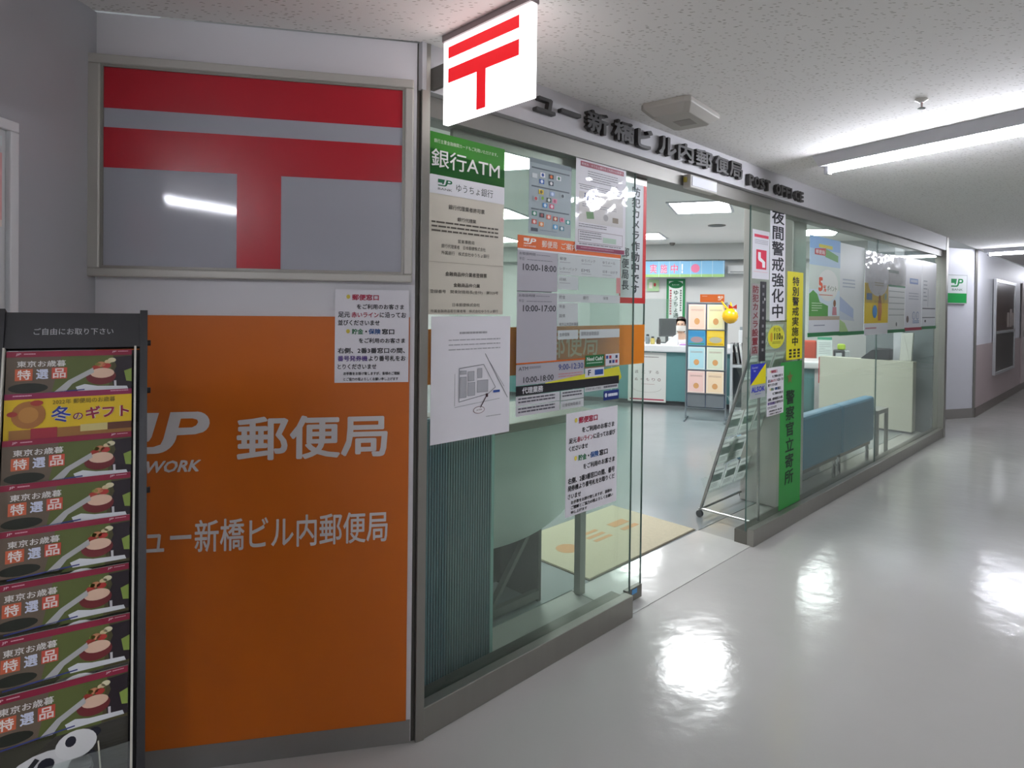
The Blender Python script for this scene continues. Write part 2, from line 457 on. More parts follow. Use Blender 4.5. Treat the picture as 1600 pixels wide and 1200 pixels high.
# orange film band of the sliding leaf with pale lettering
mb = MB(); mb.box(0.16, 1.334, 0.0898, 0.0918, 1.176, 1.367, mat('#e8860c', 0.4))
bd = mb.build('orange_film_band', d1, Matrix.Identity(4))
pr = Print(0.32, 0.12); pr.text('郵便局', 0, 0, 1, 1, '#f2d9ae', 0.01)
pr.mb.build('lettering', bd, Matrix.Translation((0.655, 0.0895, 1.232)), fix=False)
mb = MB(); mb.box(0.022, 0.1595, 0.0585, 0.0605, 1.176, 1.367, mat('#e8860c', 0.4))
mb.build('orange_film_band', g1, Matrix.Identity(4))
# stainless column behind the right pane
mb = MB(); mb.box(3.17, 3.40, 0.13, 0.52, 0.004, INC, mat('#c2c0bb', 0.3, 0.8, noise=0.06, scale=6, stretch=(3, 3, 0.3)))
struct(mb.build('wall_column', None, F.at(0, 0), bevel=0.01))

# far corridor: end face of the next wall, and the wall beyond with its dado
NW = mat('#d4d5dc', 0.5, noise=0.02); DADO = mat('#a89a9a', 0.55, noise=0.04, scale=3)
pa, pb, pc = F.w(7.95, 0.52), F.w(8.93, 0.04), F.w(25.9, 0.12)
slab('wall_far_face', pa[:2], pb[:2], 0, CEIL, 0.1, NW)
slab('wall_far', pb[:2], pc[:2], 0, CEIL, 0.1, NW)
slab('wall_recess', F.w(7.25, 0.5)[:2], F.w(7.95, 0.53)[:2], 0, CEIL, 0.1, NW)
G = Fr(pb.x, pb.y, math.atan2(pc.x - pb.x, pc.y - pb.y))
mb = MB(); mb.box(0.01, 16.5, -0.012, -0.001, 0.13, 0.99, DADO); struct(mb.build('trim_9', None, G.at(0, 0)))
mb = MB(); mb.box(-0.01, 16.5, -0.02, -0.0125, 0.0, 0.13, mat('#6e6660', 0.5)); struct(mb.build('baseboard_far', None, G.at(0, 0)))
H_ = Fr(pa.x, pa.y, math.atan2(pb.x - pa.x, pb.y - pa.y))
hl = (pb - pa).length
mb = MB(); mb.box(0.0, hl, -0.012, -0.001, 0.0, 0.13, mat('#8a8783', 0.5)); struct(mb.build('baseboard_far_face', None, H_.at(0, 0)))
mb = MB(); mb.box(hl - 0.03, hl + 0.006, -0.016, 0.02, 0.0, CEIL, STEEL); struct(mb.build('trim_10', None, H_.at(0, 0)))

# ================================================================== LARGE SIGNS
RED = '#b41c2b'
# unlit box sign with the postal mark
root = empty('wall_box_sign', L.at(-0.945, -0.022, 1.522))
ALU = mat('#b7b5ae', 0.4, 0.25, noise=0.03)
mb = MB()
for b_ in ((0, 0.932, 0.628, 0.656), (0, 0.932, 0, 0.026), (0, 0.034, 0.026, 0.628), (0.905, 0.932, 0.026, 0.628)):
    mb.box(b_[0], b_[1], 0, 0.032, b_[2], b_[3], ALU)
mb.build('frame', root, Matrix.Identity(4), bevel=0.004)
mb = MB()
for b_ in ((0.034, 0.905, 0.62, 0.628), (0.034, 0.905, 0.026, 0.034), (0.034, 0.041, 0.034, 0.62), (0.897, 0.905, 0.034, 0.62)):
    mb.box(b_[0], b_[1], 0.004, 0.03, b_[2], b_[3], mat('#8f8d86', 0.4, 0.4))
mb.build('inner_rim', root, Matrix.Identity(4))
ACR = mat('#a9abb4', 0.06, spec=0.5, noise=0.02, scale=3)
mb = MB(); mb.box(0.041, 0.897, 0.010, 0.03, 0.034, 0.62, ACR)
mb.build('sign_panel', root, Matrix.Identity(4))
REDM = mat(RED, 0.25, spec=0.4)
mb = MB(); mb.box(0.041, 0.897, 0.0092, 0.0099, 0.500, 0.62, REDM)
mb.box(0.041, 0.897, 0.0092, 0.0099, 0.324, 0.443, REDM)
mb.box(0.405, 0.532, 0.0092, 0.0099, 0.034, 0.324, REDM)
mb.build('postal_mark', root, Matrix.Identity(4))
tag(root, 'large silver-framed box sign with red postal mark on grey, above the orange panel', 'sign')

# orange panel
mb = MB(); mb.box(0, 0.912, 0, 0.007, 0, 1.333, mat('#c76407', 0.38, noise=0.02, scale=2))
op = mb.build('orange_panel', None, L.at(-0.931, 0.004, 0.076))
tag(op, 'tall orange wall panel with white post office lettering beside brochure stand', 'panel')
pr = Print(0.912, 1.333)
def Lx(u): return (u + 0.931) / 0.912
def Ly(z): return (1.409 - z) / 1.333
WH = '#d9d6d6'
pr.jp(Lx(-0.885), Ly(1.114), Lx(-0.617), Ly(0.987), WH, '#c76407', 1)
pr.text('NETWORK', Lx(-0.885), Ly(0.965), Lx(-0.642), Ly(0.928), WH, 0.03, slant=0.012)
pr.text('郵便局', Lx(-0.540), Ly(1.094), Lx(-0.086), Ly(0.955), WH, 0.022)
pr.text('ニュー新橋ビル内郵便局', Lx(-0.872), Ly(0.778), Lx(-0.083), Ly(0.676), WH, 0.012)
pr.build(op, 'lettering')

# queue notice on orange panel
def queue_notice(pr, v):
    B = '#1c1c22'; R_ = '#b02045'
    pr.text('●', 0.15, 0.055, 0.20, 0.10, '#e3cf57'); pr.text('郵便窓口', 0.225, 0.05, 0.585, 0.115, '#b5304f', 0.03)
    pr.text('をご利用のお客さま', 0.29, 0.155, 0.93, 0.21, B, 0.02)
    if v == 0:
        pr.text('足元', 0.04, 0.24, 0.2, 0.30, B, 0.02); pr.text('赤いライン', 0.22, 0.24, 0.585, 0.30, R_, 0.02); pr.text('に沿ってお', 0.60, 0.24, 0.96, 0.30, B, 0.02)
        pr.text('並びくださいませ', 0.04, 0.325, 0.6, 0.385, B, 0.02)
    else:
        pr.text('足元', 0.05, 0.245, 0.19, 0.295, B, 0.02); pr.text('赤いライン', 0.2, 0.24, 0.5, 0.295, R_, 0.02); pr.text('に沿ってお並び', 0.51, 0.24, 0.95, 0.295, B, 0.02)
        pr.text('くださいませ', 0.05, 0.32, 0.4, 0.37, B, 0.02)
    pr.text('●', 0.15, 0.425, 0.20, 0.47, '#e3cf57'); pr.text('貯金', 0.225, 0.42, 0.38, 0.48, '#3d7d57', 0.03)
    pr.text('・', 0.405, 0.44, 0.43, 0.46, B); pr.text('保険', 0.45, 0.42, 0.615, 0.48, '#2f5d9b', 0.03); pr.text('窓口', 0.63, 0.42, 0.80, 0.48, B, 0.03)
    pr.text('をご利用のお客さま', 0.32, 0.52, 0.95, 0.575, B, 0.02)
    pr.text('右側、2番3番窓口の間、' + ('' if v == 0 else '番号'), 0.04, 0.625, 0.95, 0.685, B, 0.02)
    if v == 0:
        pr.text('番号発券機', 0.04, 0.71, 0.44, 0.77, '#5b3f8f', 0.02); pr.text('より番号札をお', 0.455, 0.71, 0.96, 0.77, B, 0.02)
        pr.text('とりくださいませ', 0.04, 0.80, 0.56, 0.855, B, 0.02)
        pr.text('お手数をお掛け致しますが、皆様のご理解', 0.12, 0.885, 0.88, 0.92, B, 0.02); pr.text('とご協力の程よろしくお願い申し上げます', 0.12, 0.945, 0.86, 0.98, B, 0.02)
    else:
        pr.text('発券機より番号札をお取りくだ', 0.04, 0.70, 0.95, 0.755, B, 0.02); pr.text('さいませ', 0.04, 0.78, 0.28, 0.83, B, 0.02)
        pr.text('お手数をお掛け致しますが、皆様の', 0.1, 0.85, 0.9, 0.885, B, 0.02); pr.text('ご理解とご協力の程よろしくお願い', 0.1, 0.90, 0.92, 0.935, B, 0.02); pr.text('申し上げます', 0.1, 0.95, 0.4, 0.98, B, 0.02)
o, pr = sheet('notice_sheet', 'white queue notice taped to top right corner of the orange panel', 'notice', L, -0.252, -0.022, 1.197, 1.497, 0.001)
queue_notice(pr, 0); pr.build(o)

# lit projecting sign
root = empty('projecting_light_sign', F.at(-0.004, -0.49, 2.028))
LITM = mat('#ffffff', 0.3, emit=SIGN_STRENGTH); LITR = mat('#e81420', 0.4, emit=0.55)
SW, SH, ST = 0.41, 0.262, 0.022
mb = MB(); mb.box(0.0, ST, 0.0, SW, 0.0, SH, LITM)
mb.build('light_box', root, Matrix.Identity(4), bevel=0.003)
def postal_face(x):
    mb = MB()
    for z0, z1 in ((0.204, 0.240), (0.127, 0.172)):
        mb.box(x - 0.0007, x + 0.0007, 0.05, 0.382, z0, z1, LITR)
    mb.box(x - 0.0007, x + 0.0007, 0.196, 0.238, 0.012, 0.127, LITR)
    return mb.build('postal_mark', root, Matrix.Identity(4))
postal_face(-0.0008); postal_face(ST + 0.0008)
mb = MB(); mb.box(-0.006, ST + 0.006, 0.0, SW, SH, CEIL - 2.028 - 0.001, mat('#8b7c7d', 0.5)); mb.box(0.004, ST - 0.004, SW, 0.488, 0.13, 0.2, STEEL_DARK)
mb.build('bracket', root, Matrix.Identity(4))
tag(root, 'lit white projecting sign with red postal mark over the left glass', 'sign')

# raised lettering on the fascia
root = empty('fascia_lettering', F.at(0.22, 0.0, 2.17))
LETM = mat('#2e2c2b', 0.45, noise=0.05)
def letter3d(c, x0, x1, z0, z1, bold):
    vs, fs = glyphs(c, bold)
    ax = min(v[0] for v in vs); bx = max(v[0] for v in vs); ay = min(v[1] for v in vs); by = max(v[1] for v in vs)
    if c == 'ー': z0, z1 = (z0 + z1) / 2 - 0.008, (z0 + z1) / 2 + 0.008
    if c == 'ュ': z1 = z1 - 0.02; z0 += 0.012
    me = bpy.data.meshes.new('letter')
    P_ = [(x0 + (x1 - x0) * (x - ax) / (bx - ax), -0.0001 * k, z0 + (z1 - z0) * (y - ay) / (by - ay)) for x, y, k in vs]
    bm = bmesh.new(); bv = [bm.verts.new(p) for p in P_]
    for f in fs:
        try: bm.faces.new([bv[i] for i in f])
        except ValueError: pass
    r = bmesh.ops.extrude_face_region(bm, geom=bm.faces[:])
    for e in r['geom']:
        if isinstance(e, bmesh.types.BMVert): e.co.y -= 0.022
    bmesh.ops.recalc_face_normals(bm, faces=bm.faces)
    bm.to_mesh(me); bm.free(); me.materials.append(LETM)
    o = bpy.data.objects.new('letter', me); COL.objects.link(o); o.parent = root
    o.matrix_local = Matrix.Translation((-0.22, -0.004, -2.17))
for c, a_, b_ in (('ニ', 0.235, 0.325), ('ュ', 0.462, 0.568), ('ー', 0.60, 0.718), ('新', 0.756, 0.896), ('橋', 0.933, 1.078), ('ビ', 1.104, 1.221), ('ル', 1.271, 1.42),
                  ('内', 1.435, 1.578), ('郵', 1.60, 1.765), ('便', 1.79, 1.94), ('局', 1.95, 2.10)):
    letter3d(c, a_, b_, 2.187, 2.278, 0.028)
xs = [2.178 + i * 0.0715 for i in range(11)]
for i, c in enumerate('POST OFFICE'):
    if c != ' ': letter3d(c, xs[i], xs[i] + (0.064 if c != 'I' else 0.022), 2.172, 2.238, 0.04)
tag(root, 'dark raised letters spelling the post office name along the grey fascia', 'lettering')

# ================================================================== SHEETS ON THE LEFT GLASS
V0 = 0.0485
o, pr = sheet('license_board', 'tall cream and green bank ATM board at far left of glass', 'sign', F, 0.02, 0.37, 1.418, 2.043, V0, mat('#d5cfc0', 0.5, noise=0.02))
pr.rect(0, 0, 1, 0.235, '#3f8f2f'); pr.poly([(0, 0.09), (0, 0.235), (1, 0.235), (1, 0.13)], '#2c7a3c', 0)
pr.text('銀行ATM', 0.06, 0.09, 0.93, 0.19, '#f3f5f1', 0.008, 2)
pr.text('銀行主要金融機関カードもご利用いただけます。', 0.09, 0.035, 0.9, 0.057, '#e6efdc', 0.0, 2)
pr.poly([(0.0, 0.335), (0.0, 0.265), (0.03, 0.238), (0.06, 0.232), (1, 0.232), (1, 0.335)], '#e8e9ee', 2)
pr.jp(0.14, 0.252, 0.31, 0.29, '#1d6b45', '#e8e9ee', 3); pr.text('BANK', 0.14, 0.3, 0.31, 0.312, '#333333', 0, 3)
pr.text('ゆうちょ銀行', 0.36, 0.262, 0.84, 0.308, '#3c4a44', 0.0, 3)
K_ = '#3a352e'
pr.text('銀行代理業者許可票', 0.27, 0.385, 0.73, 0.412, K_, 0.01)
pr.text('銀行代理業', 0.38, 0.45, 0.62, 0.473, K_, 0.01); pr.lines(0.07, 0.485, 0.92, 0.555, 3, '#5a5348', duty=0.4)
pr.text('営業事務局', 0.39, 0.575, 0.6, 0.596, K_); pr.text('銀行代理業者　日本郵便株式会社', 0.19, 0.608, 0.75, 0.63, K_); pr.text('所属銀行　株式会社ゆうちょ銀行', 0.19, 0.645, 0.8, 0.667, K_)
pr.rect(0, 0.708, 1, 0.711, '#b5ae9e')
pr.text('金融商品仲介業者登録票', 0.24, 0.76, 0.77, 0.785, K_, 0.01); pr.text('金融商品仲介業', 0.34, 0.822, 0.68, 0.845, K_, 0.01)
pr.text('登録番号　関東財務局長(金仲)　第325号', 0.06, 0.862, 0.93, 0.885, K_)
pr.text('日本郵便株式会社', 0.33, 0.935, 0.68, 0.955, K_); pr.text('所属金融商品取引業者等　株式会社ゆうちょ銀行', 0.07, 0.972, 0.93, 0.99, K_)
pr.build(o)

o, pr = sheet('map_sheet', 'white paper with a small street map taped below the ATM board', 'notice', F, 0.049, 0.409, 0.968, 1.411, V0)
G1 = '#8b8c92'
pr.lines(0.33, 0.125, 0.68, 0.145, 1, '#a9a8ad', duty=0.8); pr.lines(0.2, 0.185, 0.86, 0.3, 3, '#b3b2b8', duty=0.22)
blk = [(0.33, 0.42), (0.64, 0.40), (0.80, 0.60), (0.70, 0.65), (0.33, 0.69)]
for i in range(len(blk)):
    a_, b_ = blk[i], blk[(i + 1) % len(blk)]; pr.line(a_[0], a_[1], b_[0], b_[1], 0.006, '#6c6d73', 2)
for x0, x1, y0, y1 in ((0.34, 0.42, 0.44, 0.47), (0.44, 0.52, 0.45, 0.53), (0.56, 0.62, 0.43, 0.51), (0.34, 0.42, 0.49, 0.66), (0.44, 0.53, 0.54, 0.65), (0.56, 0.7, 0.53, 0.63)):
    pr.rect(x0, y0, x1, y1, '#b9bac0', 1); pr.frame(x0, y0, x1, y1, 0.004, '#8a8b92', 2)
pr.line(0.66, 0.31, 0.97, 0.70, 0.006, '#55565b'); pr.line(0.7, 0.36, 0.92, 0.60, 0.004, '#7b7c82'); pr.line(0.28, 0.46, 0.28, 0.72, 0.004, G1); pr.line(0.28, 0.73, 0.86, 0.70, 0.004, G1)
pr.line(0.68, 0.665, 0.6, 0.76, 0.012, '#3e2e33', 2); pr.rect(0.67, 0.645, 0.70, 0.675, '#4a2d36', 3); pr.rect(0.77, 0.625, 0.86, 0.645, '#3556a5', 2)
pr.poly(arc(0.585, 0.775, 0.075, 0.03, 0, 342, 19), '#8c6f74', 1); pr.poly(arc(0.585, 0.775, 0.067, 0.025, 0, 342, 19), '#f1eff3', 2); pr.text('ATM', 0.55, 0.768, 0.62, 0.782, '#6c5258', 0, 3)
pr.lines(0.68, 0.835, 0.88, 0.85, 1, '#b3b2b8'); pr.build(o)

o, pr = sheet('payment_poster', 'blue-grey poster of payment card logos on the left glass', 'poster', F, 0.499, 0.743, 1.739, 2.039, V0, mat('#97a6ab', 0.5))
pr.rect(0, 0, 1, 0.06, '#7d8b90'); 
for y in (0.115, 0.36, 0.66): pr.rect(0.05, y, 0.95, y + 0.018, '#4d5a60')
def chip(x, y, c, s_=0.07, c2=None):
    pr.rect(x - s_, y - s_ * 0.55, x + s_, y + s_ * 0.55, c, 2)
    if c2: pr.ell(x, y, s_ * 0.55, s_ * 0.42, c2, 3, 10)
for x, y, c, c2 in ((0.3, 0.2, '#e9ecef', '#2a4f9e'), (0.5, 0.2, '#2b2322', '#e2702a'), (0.68, 0.2, '#e9ecef', '#2e7a4d'), (0.28, 0.29, '#2c5fae', '#dfe8f4'), (0.5, 0.29, '#243443', '#e8e8e8'), (0.12, 0.23, '#c9d2d4', None),
                    (0.27, 0.43, '#e7c81c', '#6b5a10'), (0.53, 0.43, '#8fa6cc', '#c9d6ea'), (0.78, 0.43, '#a8b5b8', '#2f3c46'), (0.15, 0.53, '#a8b5b8', '#c03b3b'), (0.3, 0.51, '#97a6ab', '#78a52d'), (0.45, 0.52, '#31463c', '#d9e3de'),
                    (0.59, 0.52, '#d98fa6', '#a23b5b'), (0.36, 0.6, '#2f86c4', '#cfe3f2'), (0.52, 0.6, '#c94a6e', '#f1d5dd'), (0.12, 0.73, '#2c7d62', '#e7efeb'), (0.29, 0.74, '#2b2a33', '#9a4d4d'), (0.45, 0.75, '#d66a52', '#efd0c8'),
                    (0.61, 0.76, '#a5392f', '#e7c9a9'), (0.77, 0.76, '#d98ea3', '#c24b62'), (0.92, 0.78, '#2b8f86', '#dceeea'), (0.12, 0.84, '#c24a3a', '#efd6d0'), (0.28, 0.86, '#d7813a', '#f0d9c2'), (0.61, 0.87, '#3c9acb', '#d6e8f2'), (0.77, 0.88, '#4b7f8c', '#dce7ea')):
    chip(x, y, c, 0.055, c2)
pr.rect(0.05, 0.92, 0.2, 0.965, '#35414a', 2); pr.lines(0.25, 0.935, 0.65, 0.955, 1, '#77858b'); pr.build(o)

o, pr = sheet('fraud_notice', 'white notice with crimson bands in a crinkled clear sleeve', 'notice', F, 0.767, 1.111, 1.693, 2.117, V0 - 0.004)
CR = '#9a1740'
pr.rect(0.02, 0.03, 0.98, 0.065, CR); pr.rect(0.08, 0.095, 0.95, 0.145, CR); pr.text('郵便局・ゆうちょ銀行をご利用のお客様へ', 0.1, 0.108, 0.93, 0.132, '#e9cfd6', 0, 2)
pr.lines(0.22, 0.18, 0.82, 0.3, 5, '#6f6d75', duty=0.3, seed=3); pr.line(0.05, 0.33, 0.95, 0.33, 0.006, '#3c3a40'); pr.lines(0.07, 0.345, 0.9, 0.39, 2, '#77757d', duty=0.3)
pr.rect(0.06, 0.4, 0.94, 0.71, '#d8d5d2', 0)
for i in range(5): pr.ell(0.17 + i * 0.05, 0.42, 0.013, 0.012, '#2c4a86', 2, 8); pr.poly([(0.155 + i * 0.05, 0.435), (0.185 + i * 0.05, 0.435), (0.18 + i * 0.05, 0.485), (0.16 + i * 0.05, 0.485)], '#2c4a86', 2)
pr.lines(0.12, 0.52, 0.8, 0.56, 2, '#87858d', duty=0.35); pr.poly([(0.19, 0.6), (0.33, 0.59), (0.35, 0.66), (0.21, 0.67)], '#5e8f4c', 2); pr.ell(0.58, 0.63, 0.05, 0.035, '#a9a6a6', 2); pr.rect(0.72, 0.615, 0.84, 0.67, '#8c7d68', 2)
pr.lines(0.06, 0.725, 0.6, 0.77, 2, '#77757d', duty=0.35); pr.frame(0.05, 0.79, 0.94, 0.915, 0.005, '#7b5560'); pr.lines(0.08, 0.805, 0.5, 0.9, 4, '#77757d', duty=0.35); pr.rect(0.53, 0.84, 0.8, 0.895, '#bcd6c4', 1); pr.lines(0.07, 0.925, 0.9, 0.945, 1, '#77757d')
pr.rect(0.02, 0.95, 0.98, 0.995, '#96204e'); pr.lines(0.1, 0.965, 0.75, 0.98, 1, '#d7a7b9', 2); pr.build(o)
def sleeve(o, w_, h_, y=-0.006, nx=22, nz=26, amp=0.0016, seed=1, z0=0.0):
    rnd = random.Random(seed); mb = MB()
    vs = [((w_ + 0.01) * i / nx - 0.005, y + rnd.uniform(-amp, amp), z0 + (h_ - z0) * j / nz) for j in range(nz + 1) for i in range(nx + 1)]
    fs = [(j * (nx + 1) + i, j * (nx + 1) + i + 1, (j + 1) * (nx + 1) + i + 1, (j + 1) * (nx + 1) + i) for j in range(nz) for i in range(nx)]
    mb.add(vs, fs, FILM)
    return mb.build('clear_sleeve', o, Matrix.Identity(4), smooth=True, fix=False)
sleeve(o, 0.344, 0.424)

# service board printed on clear film
o, pr = sheet('service_board', 'post office hours board with orange heading and grey cells on clear film', 'sign', F, 0.441, 1.082, 1.019, 1.728, V0, CLEAR, 0.0008)
ORG = '#e0661c'; CELL = '#b4b2ba'; WC = '#c9d0d0'; T1 = '#2b2a30'
pr.rect(0, 0, 1, 0.072, ORG); pr.jp(0.05, 0.012, 0.155, 0.045, '#f3ece6', ORG, 1); pr.text('NETWORK', 0.05, 0.052, 0.155, 0.061, '#f3ece6'); pr.text('郵便局', 0.205, 0.016, 0.345, 0.056, '#f5e6d8', 0.01); pr.text('ご案内', 0.38, 0.016, 0.53, 0.056, '#f5e6d8', 0.01)
pr.rect(0, 0.072, 1, 0.082, '#e3e2e6')
pr.rect(0, 0.082, 0.35, 0.306, CELL); pr.rect(0, 0.314, 0.35, 0.705, CELL); pr.rect(0, 0.306, 0.3, 0.311, '#55545b')
pr.text('お取扱時間', 0.015, 0.092, 0.15, 0.108, '#4d4b54'); pr.lines(0.16, 0.1, 0.28, 0.107, 1, '#7c7a84'); pr.text('平日', 0.015, 0.122, 0.055, 0.138, '#4d4b54'); pr.lines(0.08, 0.13, 0.3, 0.138, 1, '#7c7a84')
pr.text('10:00-18:00', 0.045, 0.155, 0.338, 0.192, T1, 0.012)
pr.text('お取扱時間', 0.015, 0.324, 0.15, 0.340, '#4d4b54'); pr.lines(0.16, 0.332, 0.28, 0.339, 1, '#7c7a84'); pr.text('平日', 0.015, 0.354, 0.055, 0.370, '#4d4b54'); pr.lines(0.08, 0.362, 0.3, 0.37, 1, '#7c7a84')
pr.text('10:00-17:00', 0.05, 0.385, 0.338, 0.421, T1, 0.012)
pr.rect(0.355, 0.084, 1, 0.205, WC); pr.rect(0.355, 0.21, 0.55, 0.29, WC)
for t_, x, y in (('郵便', 0.37, 0.1), ('ゆうパック', 0.58, 0.1), ('ゆうメール', 0.8, 0.1), ('レターパック', 0.37, 0.158), ('EMS', 0.58, 0.16), ('切手・はがき', 0.8, 0.158), ('印紙', 0.37, 0.222)):
    pr.text(t_, x, y, x + 0.026 * len(t_) + 0.01, y + 0.018, '#55535b'); pr.lines(x, y + 0.028, x + 0.1, y + 0.034, 1, '#8d8b94')
pr.rect(0.955, 0.2, 1.0, 0.3, '#c98d8d', 2)
pr.rect(0.355, 0.315, 1, 0.365, WC); pr.rect(0.355, 0.37, 0.55, 0.505, WC)
for t_, x, y in (('貯金', 0.37, 0.325), ('銀行', 0.6, 0.325), ('保険', 0.81, 0.325), ('年金', 0.37, 0.38), ('国債', 0.37, 0.435), ('地方公共団体事務', 0.37, 0.485)):
    pr.text(t_, x, y, x + 0.022 * len(t_) + 0.012, y + 0.02, '#55535b')
pr.rect(0.36, 0.53, 0.555, 0.585, WC); pr.text('生命保険', 0.375, 0.545, 0.47, 0.567, '#4d4b54'); pr.rect(0.57, 0.53, 1, 0.585, WC); pr.text('国際送金取扱店', 0.585, 0.543, 0.77, 0.567, '#4d4b54')
pr.rect(0, 0.705, 1, 0.712, ORG)
pr.rect(0, 0.715, 0.62, 0.83, CELL); pr.text('ATM', 0.02, 0.728, 0.1, 0.748, '#4d4b54', 0.01); pr.lines(0.11, 0.73, 0.21, 0.744, 2, '#6c6a74'); pr.text('10:00-18:00', 0.06, 0.785, 0.325, 0.818, T1, 0.012)
pr.text('9:00-12:30', 0.37, 0.73, 0.61, 0.765, '#3b4a8c', 0.012); pr.lines(0.37, 0.785, 0.6, 0.815, 2, '#c08a90')
pr.rect(0.63, 0.69, 0.83, 0.76, '#1f6a3c', 2); pr.text('Need Cash?', 0.645, 0.70, 0.815, 0.725, '#f0f4ee', 0.02, 3); pr.lines(0.645, 0.735, 0.81, 0.75, 1, '#a9c9b4', 3)
pr.rect(0.63, 0.77, 0.83, 0.825, '#dedde2', 2); pr.text('F', 0.66, 0.78, 0.69, 0.815, '#24314f', 0.03, 3); pr.rect(0.73, 0.782, 0.82, 0.815, '#2a4f98', 3)
for i in range(4):
    for j in range(2): pr.rect(0.85 + i * 0.035, 0.70 + j * 0.03, 0.875 + i * 0.035, 0.72 + j * 0.03, ('#3d4b8e', '#b03a48', '#d7d9e6', '#39425e')[(i + j * 2) % 4], 3)
pr.rect(0.845, 0.69, 1.0, 0.765, '#dcdbe0', 2)
pr.poly([(0.25, 0.83), (1.0, 0.775), (1.03, 0.85), (1.0, 0.87), (0.25, 0.87)], '#d9d43b', 1)
pr.rect(0, 0.834, 1, 0.886, '#26252a', 2); pr.text('代理業務', 0.05, 0.842, 0.23, 0.878, '#e6e5ea', 0.02, 3)
pr.rect(0, 0.89, 0.385, 0.943, '#d2d1d6'); pr.rect(0, 0.947, 0.385, 1.0, '#d2d1d6'); pr.rect(0.395, 0.89, 0.62, 0.945, '#cfd2d4'); pr.rect(0.395, 0.95, 0.62, 1.0, '#cfd2d4'); pr.rect(0.63, 0.885, 0.99, 0.915, '#cfd2d4')
for x, y in ((0.02, 0.9), (0.02, 0.955), (0.41, 0.898)): pr.lines(x, y, x + (0.32 if x < 0.1 else 0.19), y + 0.036, 2, '#5d5b64', duty=0.5)
pr.text('公金収納取扱店', 0.41, 0.965, 0.59, 0.985, '#4d4b54'); pr.text('日本銀行歳入代理店', 0.64, 0.892, 0.8, 0.907, '#4d4b54'); pr.lines(0.83, 0.892, 0.98, 0.907, 1, '#6c6a74', 1, 0.9)
pr.rect(0.83, 0.925, 1.0, 0.985, '#24357f', 2); pr.lines(0.88, 0.945, 0.985, 0.963, 1, '#dfe3f2', 3, 1.0); pr.ell(0.855, 0.953, 0.014, 0.014, '#dfe3f2', 3, 10)
pr.build(o)

o, pr = sheet('notice_sheet', 'white queue notice hanging low on the glass beside the doorway', 'notice', F, 0.729, 1.074, 0.556, 0.998, V0 - 0.002)
queue_notice(pr, 1); pr.build(o)

# camera warning sheet on the sliding leaf
o, pr = sheet('camera_warning_sheet', 'white vertical camera warning sheet with red border on the sliding door', 'sign', F, 1.125, 1.334, 1.471, 2.081, 0.0888, mat('#d9dee0', 0.5))
pr.rect(0, 0, 1, 0.045, '#d2302e'); pr.rect(0, 0.955, 1, 1, '#d2302e'); pr.rect(0.88, 0.0, 1, 1, '#d2302e'); pr.rect(0, 0, 0.05, 1, '#d2302e')
pr.vtext('防犯カメラ作動中です', 0.42, 0.07, 0.76, 0.93, '#3f4347', 0.02); pr.vtext('郵便局長', 0.08, 0.56, 0.36, 0.90, '#3f4347', 0.015); pr.build(o)

# ================================================================== STICKERS ON THE RIGHT GLASS
V1 = 0.0485
o, pr = sheet('security_sticker', 'white sticker with a pink-red emblem at the doorway edge of right glass', 'sticker', F, 2.38, 2.613, 1.64, 1.944, V1, mat('#dcdce2', 0.5))
pr.rect(0.1, 0.09, 0.93, 0.15, '#d8455e'); pr.lines(0.12, 0.2, 0.9, 0.3, 3, '#9a98a2', duty=0.35)
pr.rect(0.22, 0.4, 0.82, 0.8, '#d62f4c'); pr.poly([(0.32, 0.45), (0.48, 0.45), (0.48, 0.56), (0.62, 0.60), (0.74, 0.64), (0.74, 0.76), (0.58, 0.76), (0.56, 0.66), (0.36, 0.62), (0.32, 0.58)], '#f0eef2', 1)
pr.lines(0.08, 0.85, 0.9, 0.87, 1, '#e2a0ac'); pr.build(o)
o, pr = sheet('night_watch_strip', 'tall white strip with black vertical night watch lettering on steel column glass', 'sign', F, 2.628, 2.853, 1.375, 2.124, V1 - 0.002, rot=-0.02)
pr.vtext('夜間警戒強化中', 0.08, 0.03, 0.92, 0.985, '#1d1c26', 0.018); pr.build(o)
o, pr = sheet('special_watch_strip', 'yellow strip with black vertical lettering on right glass', 'sign', F, 2.891, 3.149, 1.108, 1.71, V1, mat('#efe312', 0.45))
pr.vtext('特別警戒実施中', 0.3, 0.05, 0.74, 0.85, '#20201c', 0.02)
for i in range(3):
    for j in range(3): pr.rect(0.16 + i * 0.26, 0.88 + j * 0.036, 0.32 + i * 0.26, 0.905 + j * 0.036, '#3a3a22', 1)
pr.build(o)
o, pr = sheet('police_stop_strip', 'long green strip with dark vertical lettering reaching down to the sill', 'sign', F, 2.81, 3.15, 0.107, 1.097, V1, mat('#2f9a41', 0.45))
st = []
for i in range(10):
    r_ = 0.15 if i % 2 == 0 else 0.065; a_ = math.radians(-90 + 36 * i); st.append((0.42 + r_ * math.cos(a_), 0.11 + r_ * 0.343 * math.sin(a_)))
pr.poly(st, '#7d7440', 1); pr.vtext('警察官立寄所', 0.24, 0.19, 0.66, 0.85, '#22362a', 0.02); pr.build(o)
mb = MB(); o, pr = sheet('camera_shop_strip', 'narrow grey strip with dark red vertical camera lettering', 'sticker', F, 2.378, 2.484, 1.163, 1.609, V1, mat('#9c9896', 0.45))
pr.vtext('防犯カメラ設置店', 0.1, 0.02, 0.9, 0.98, '#7e2730', 0.02); pr.build(o)
o, pr = sheet('opening_strip', 'narrow black strip with faint white marks beside the night watch strip', 'sticker', F, 2.494, 2.578, 1.122, 1.625, V1, mat('#2b2a2f', 0.4))
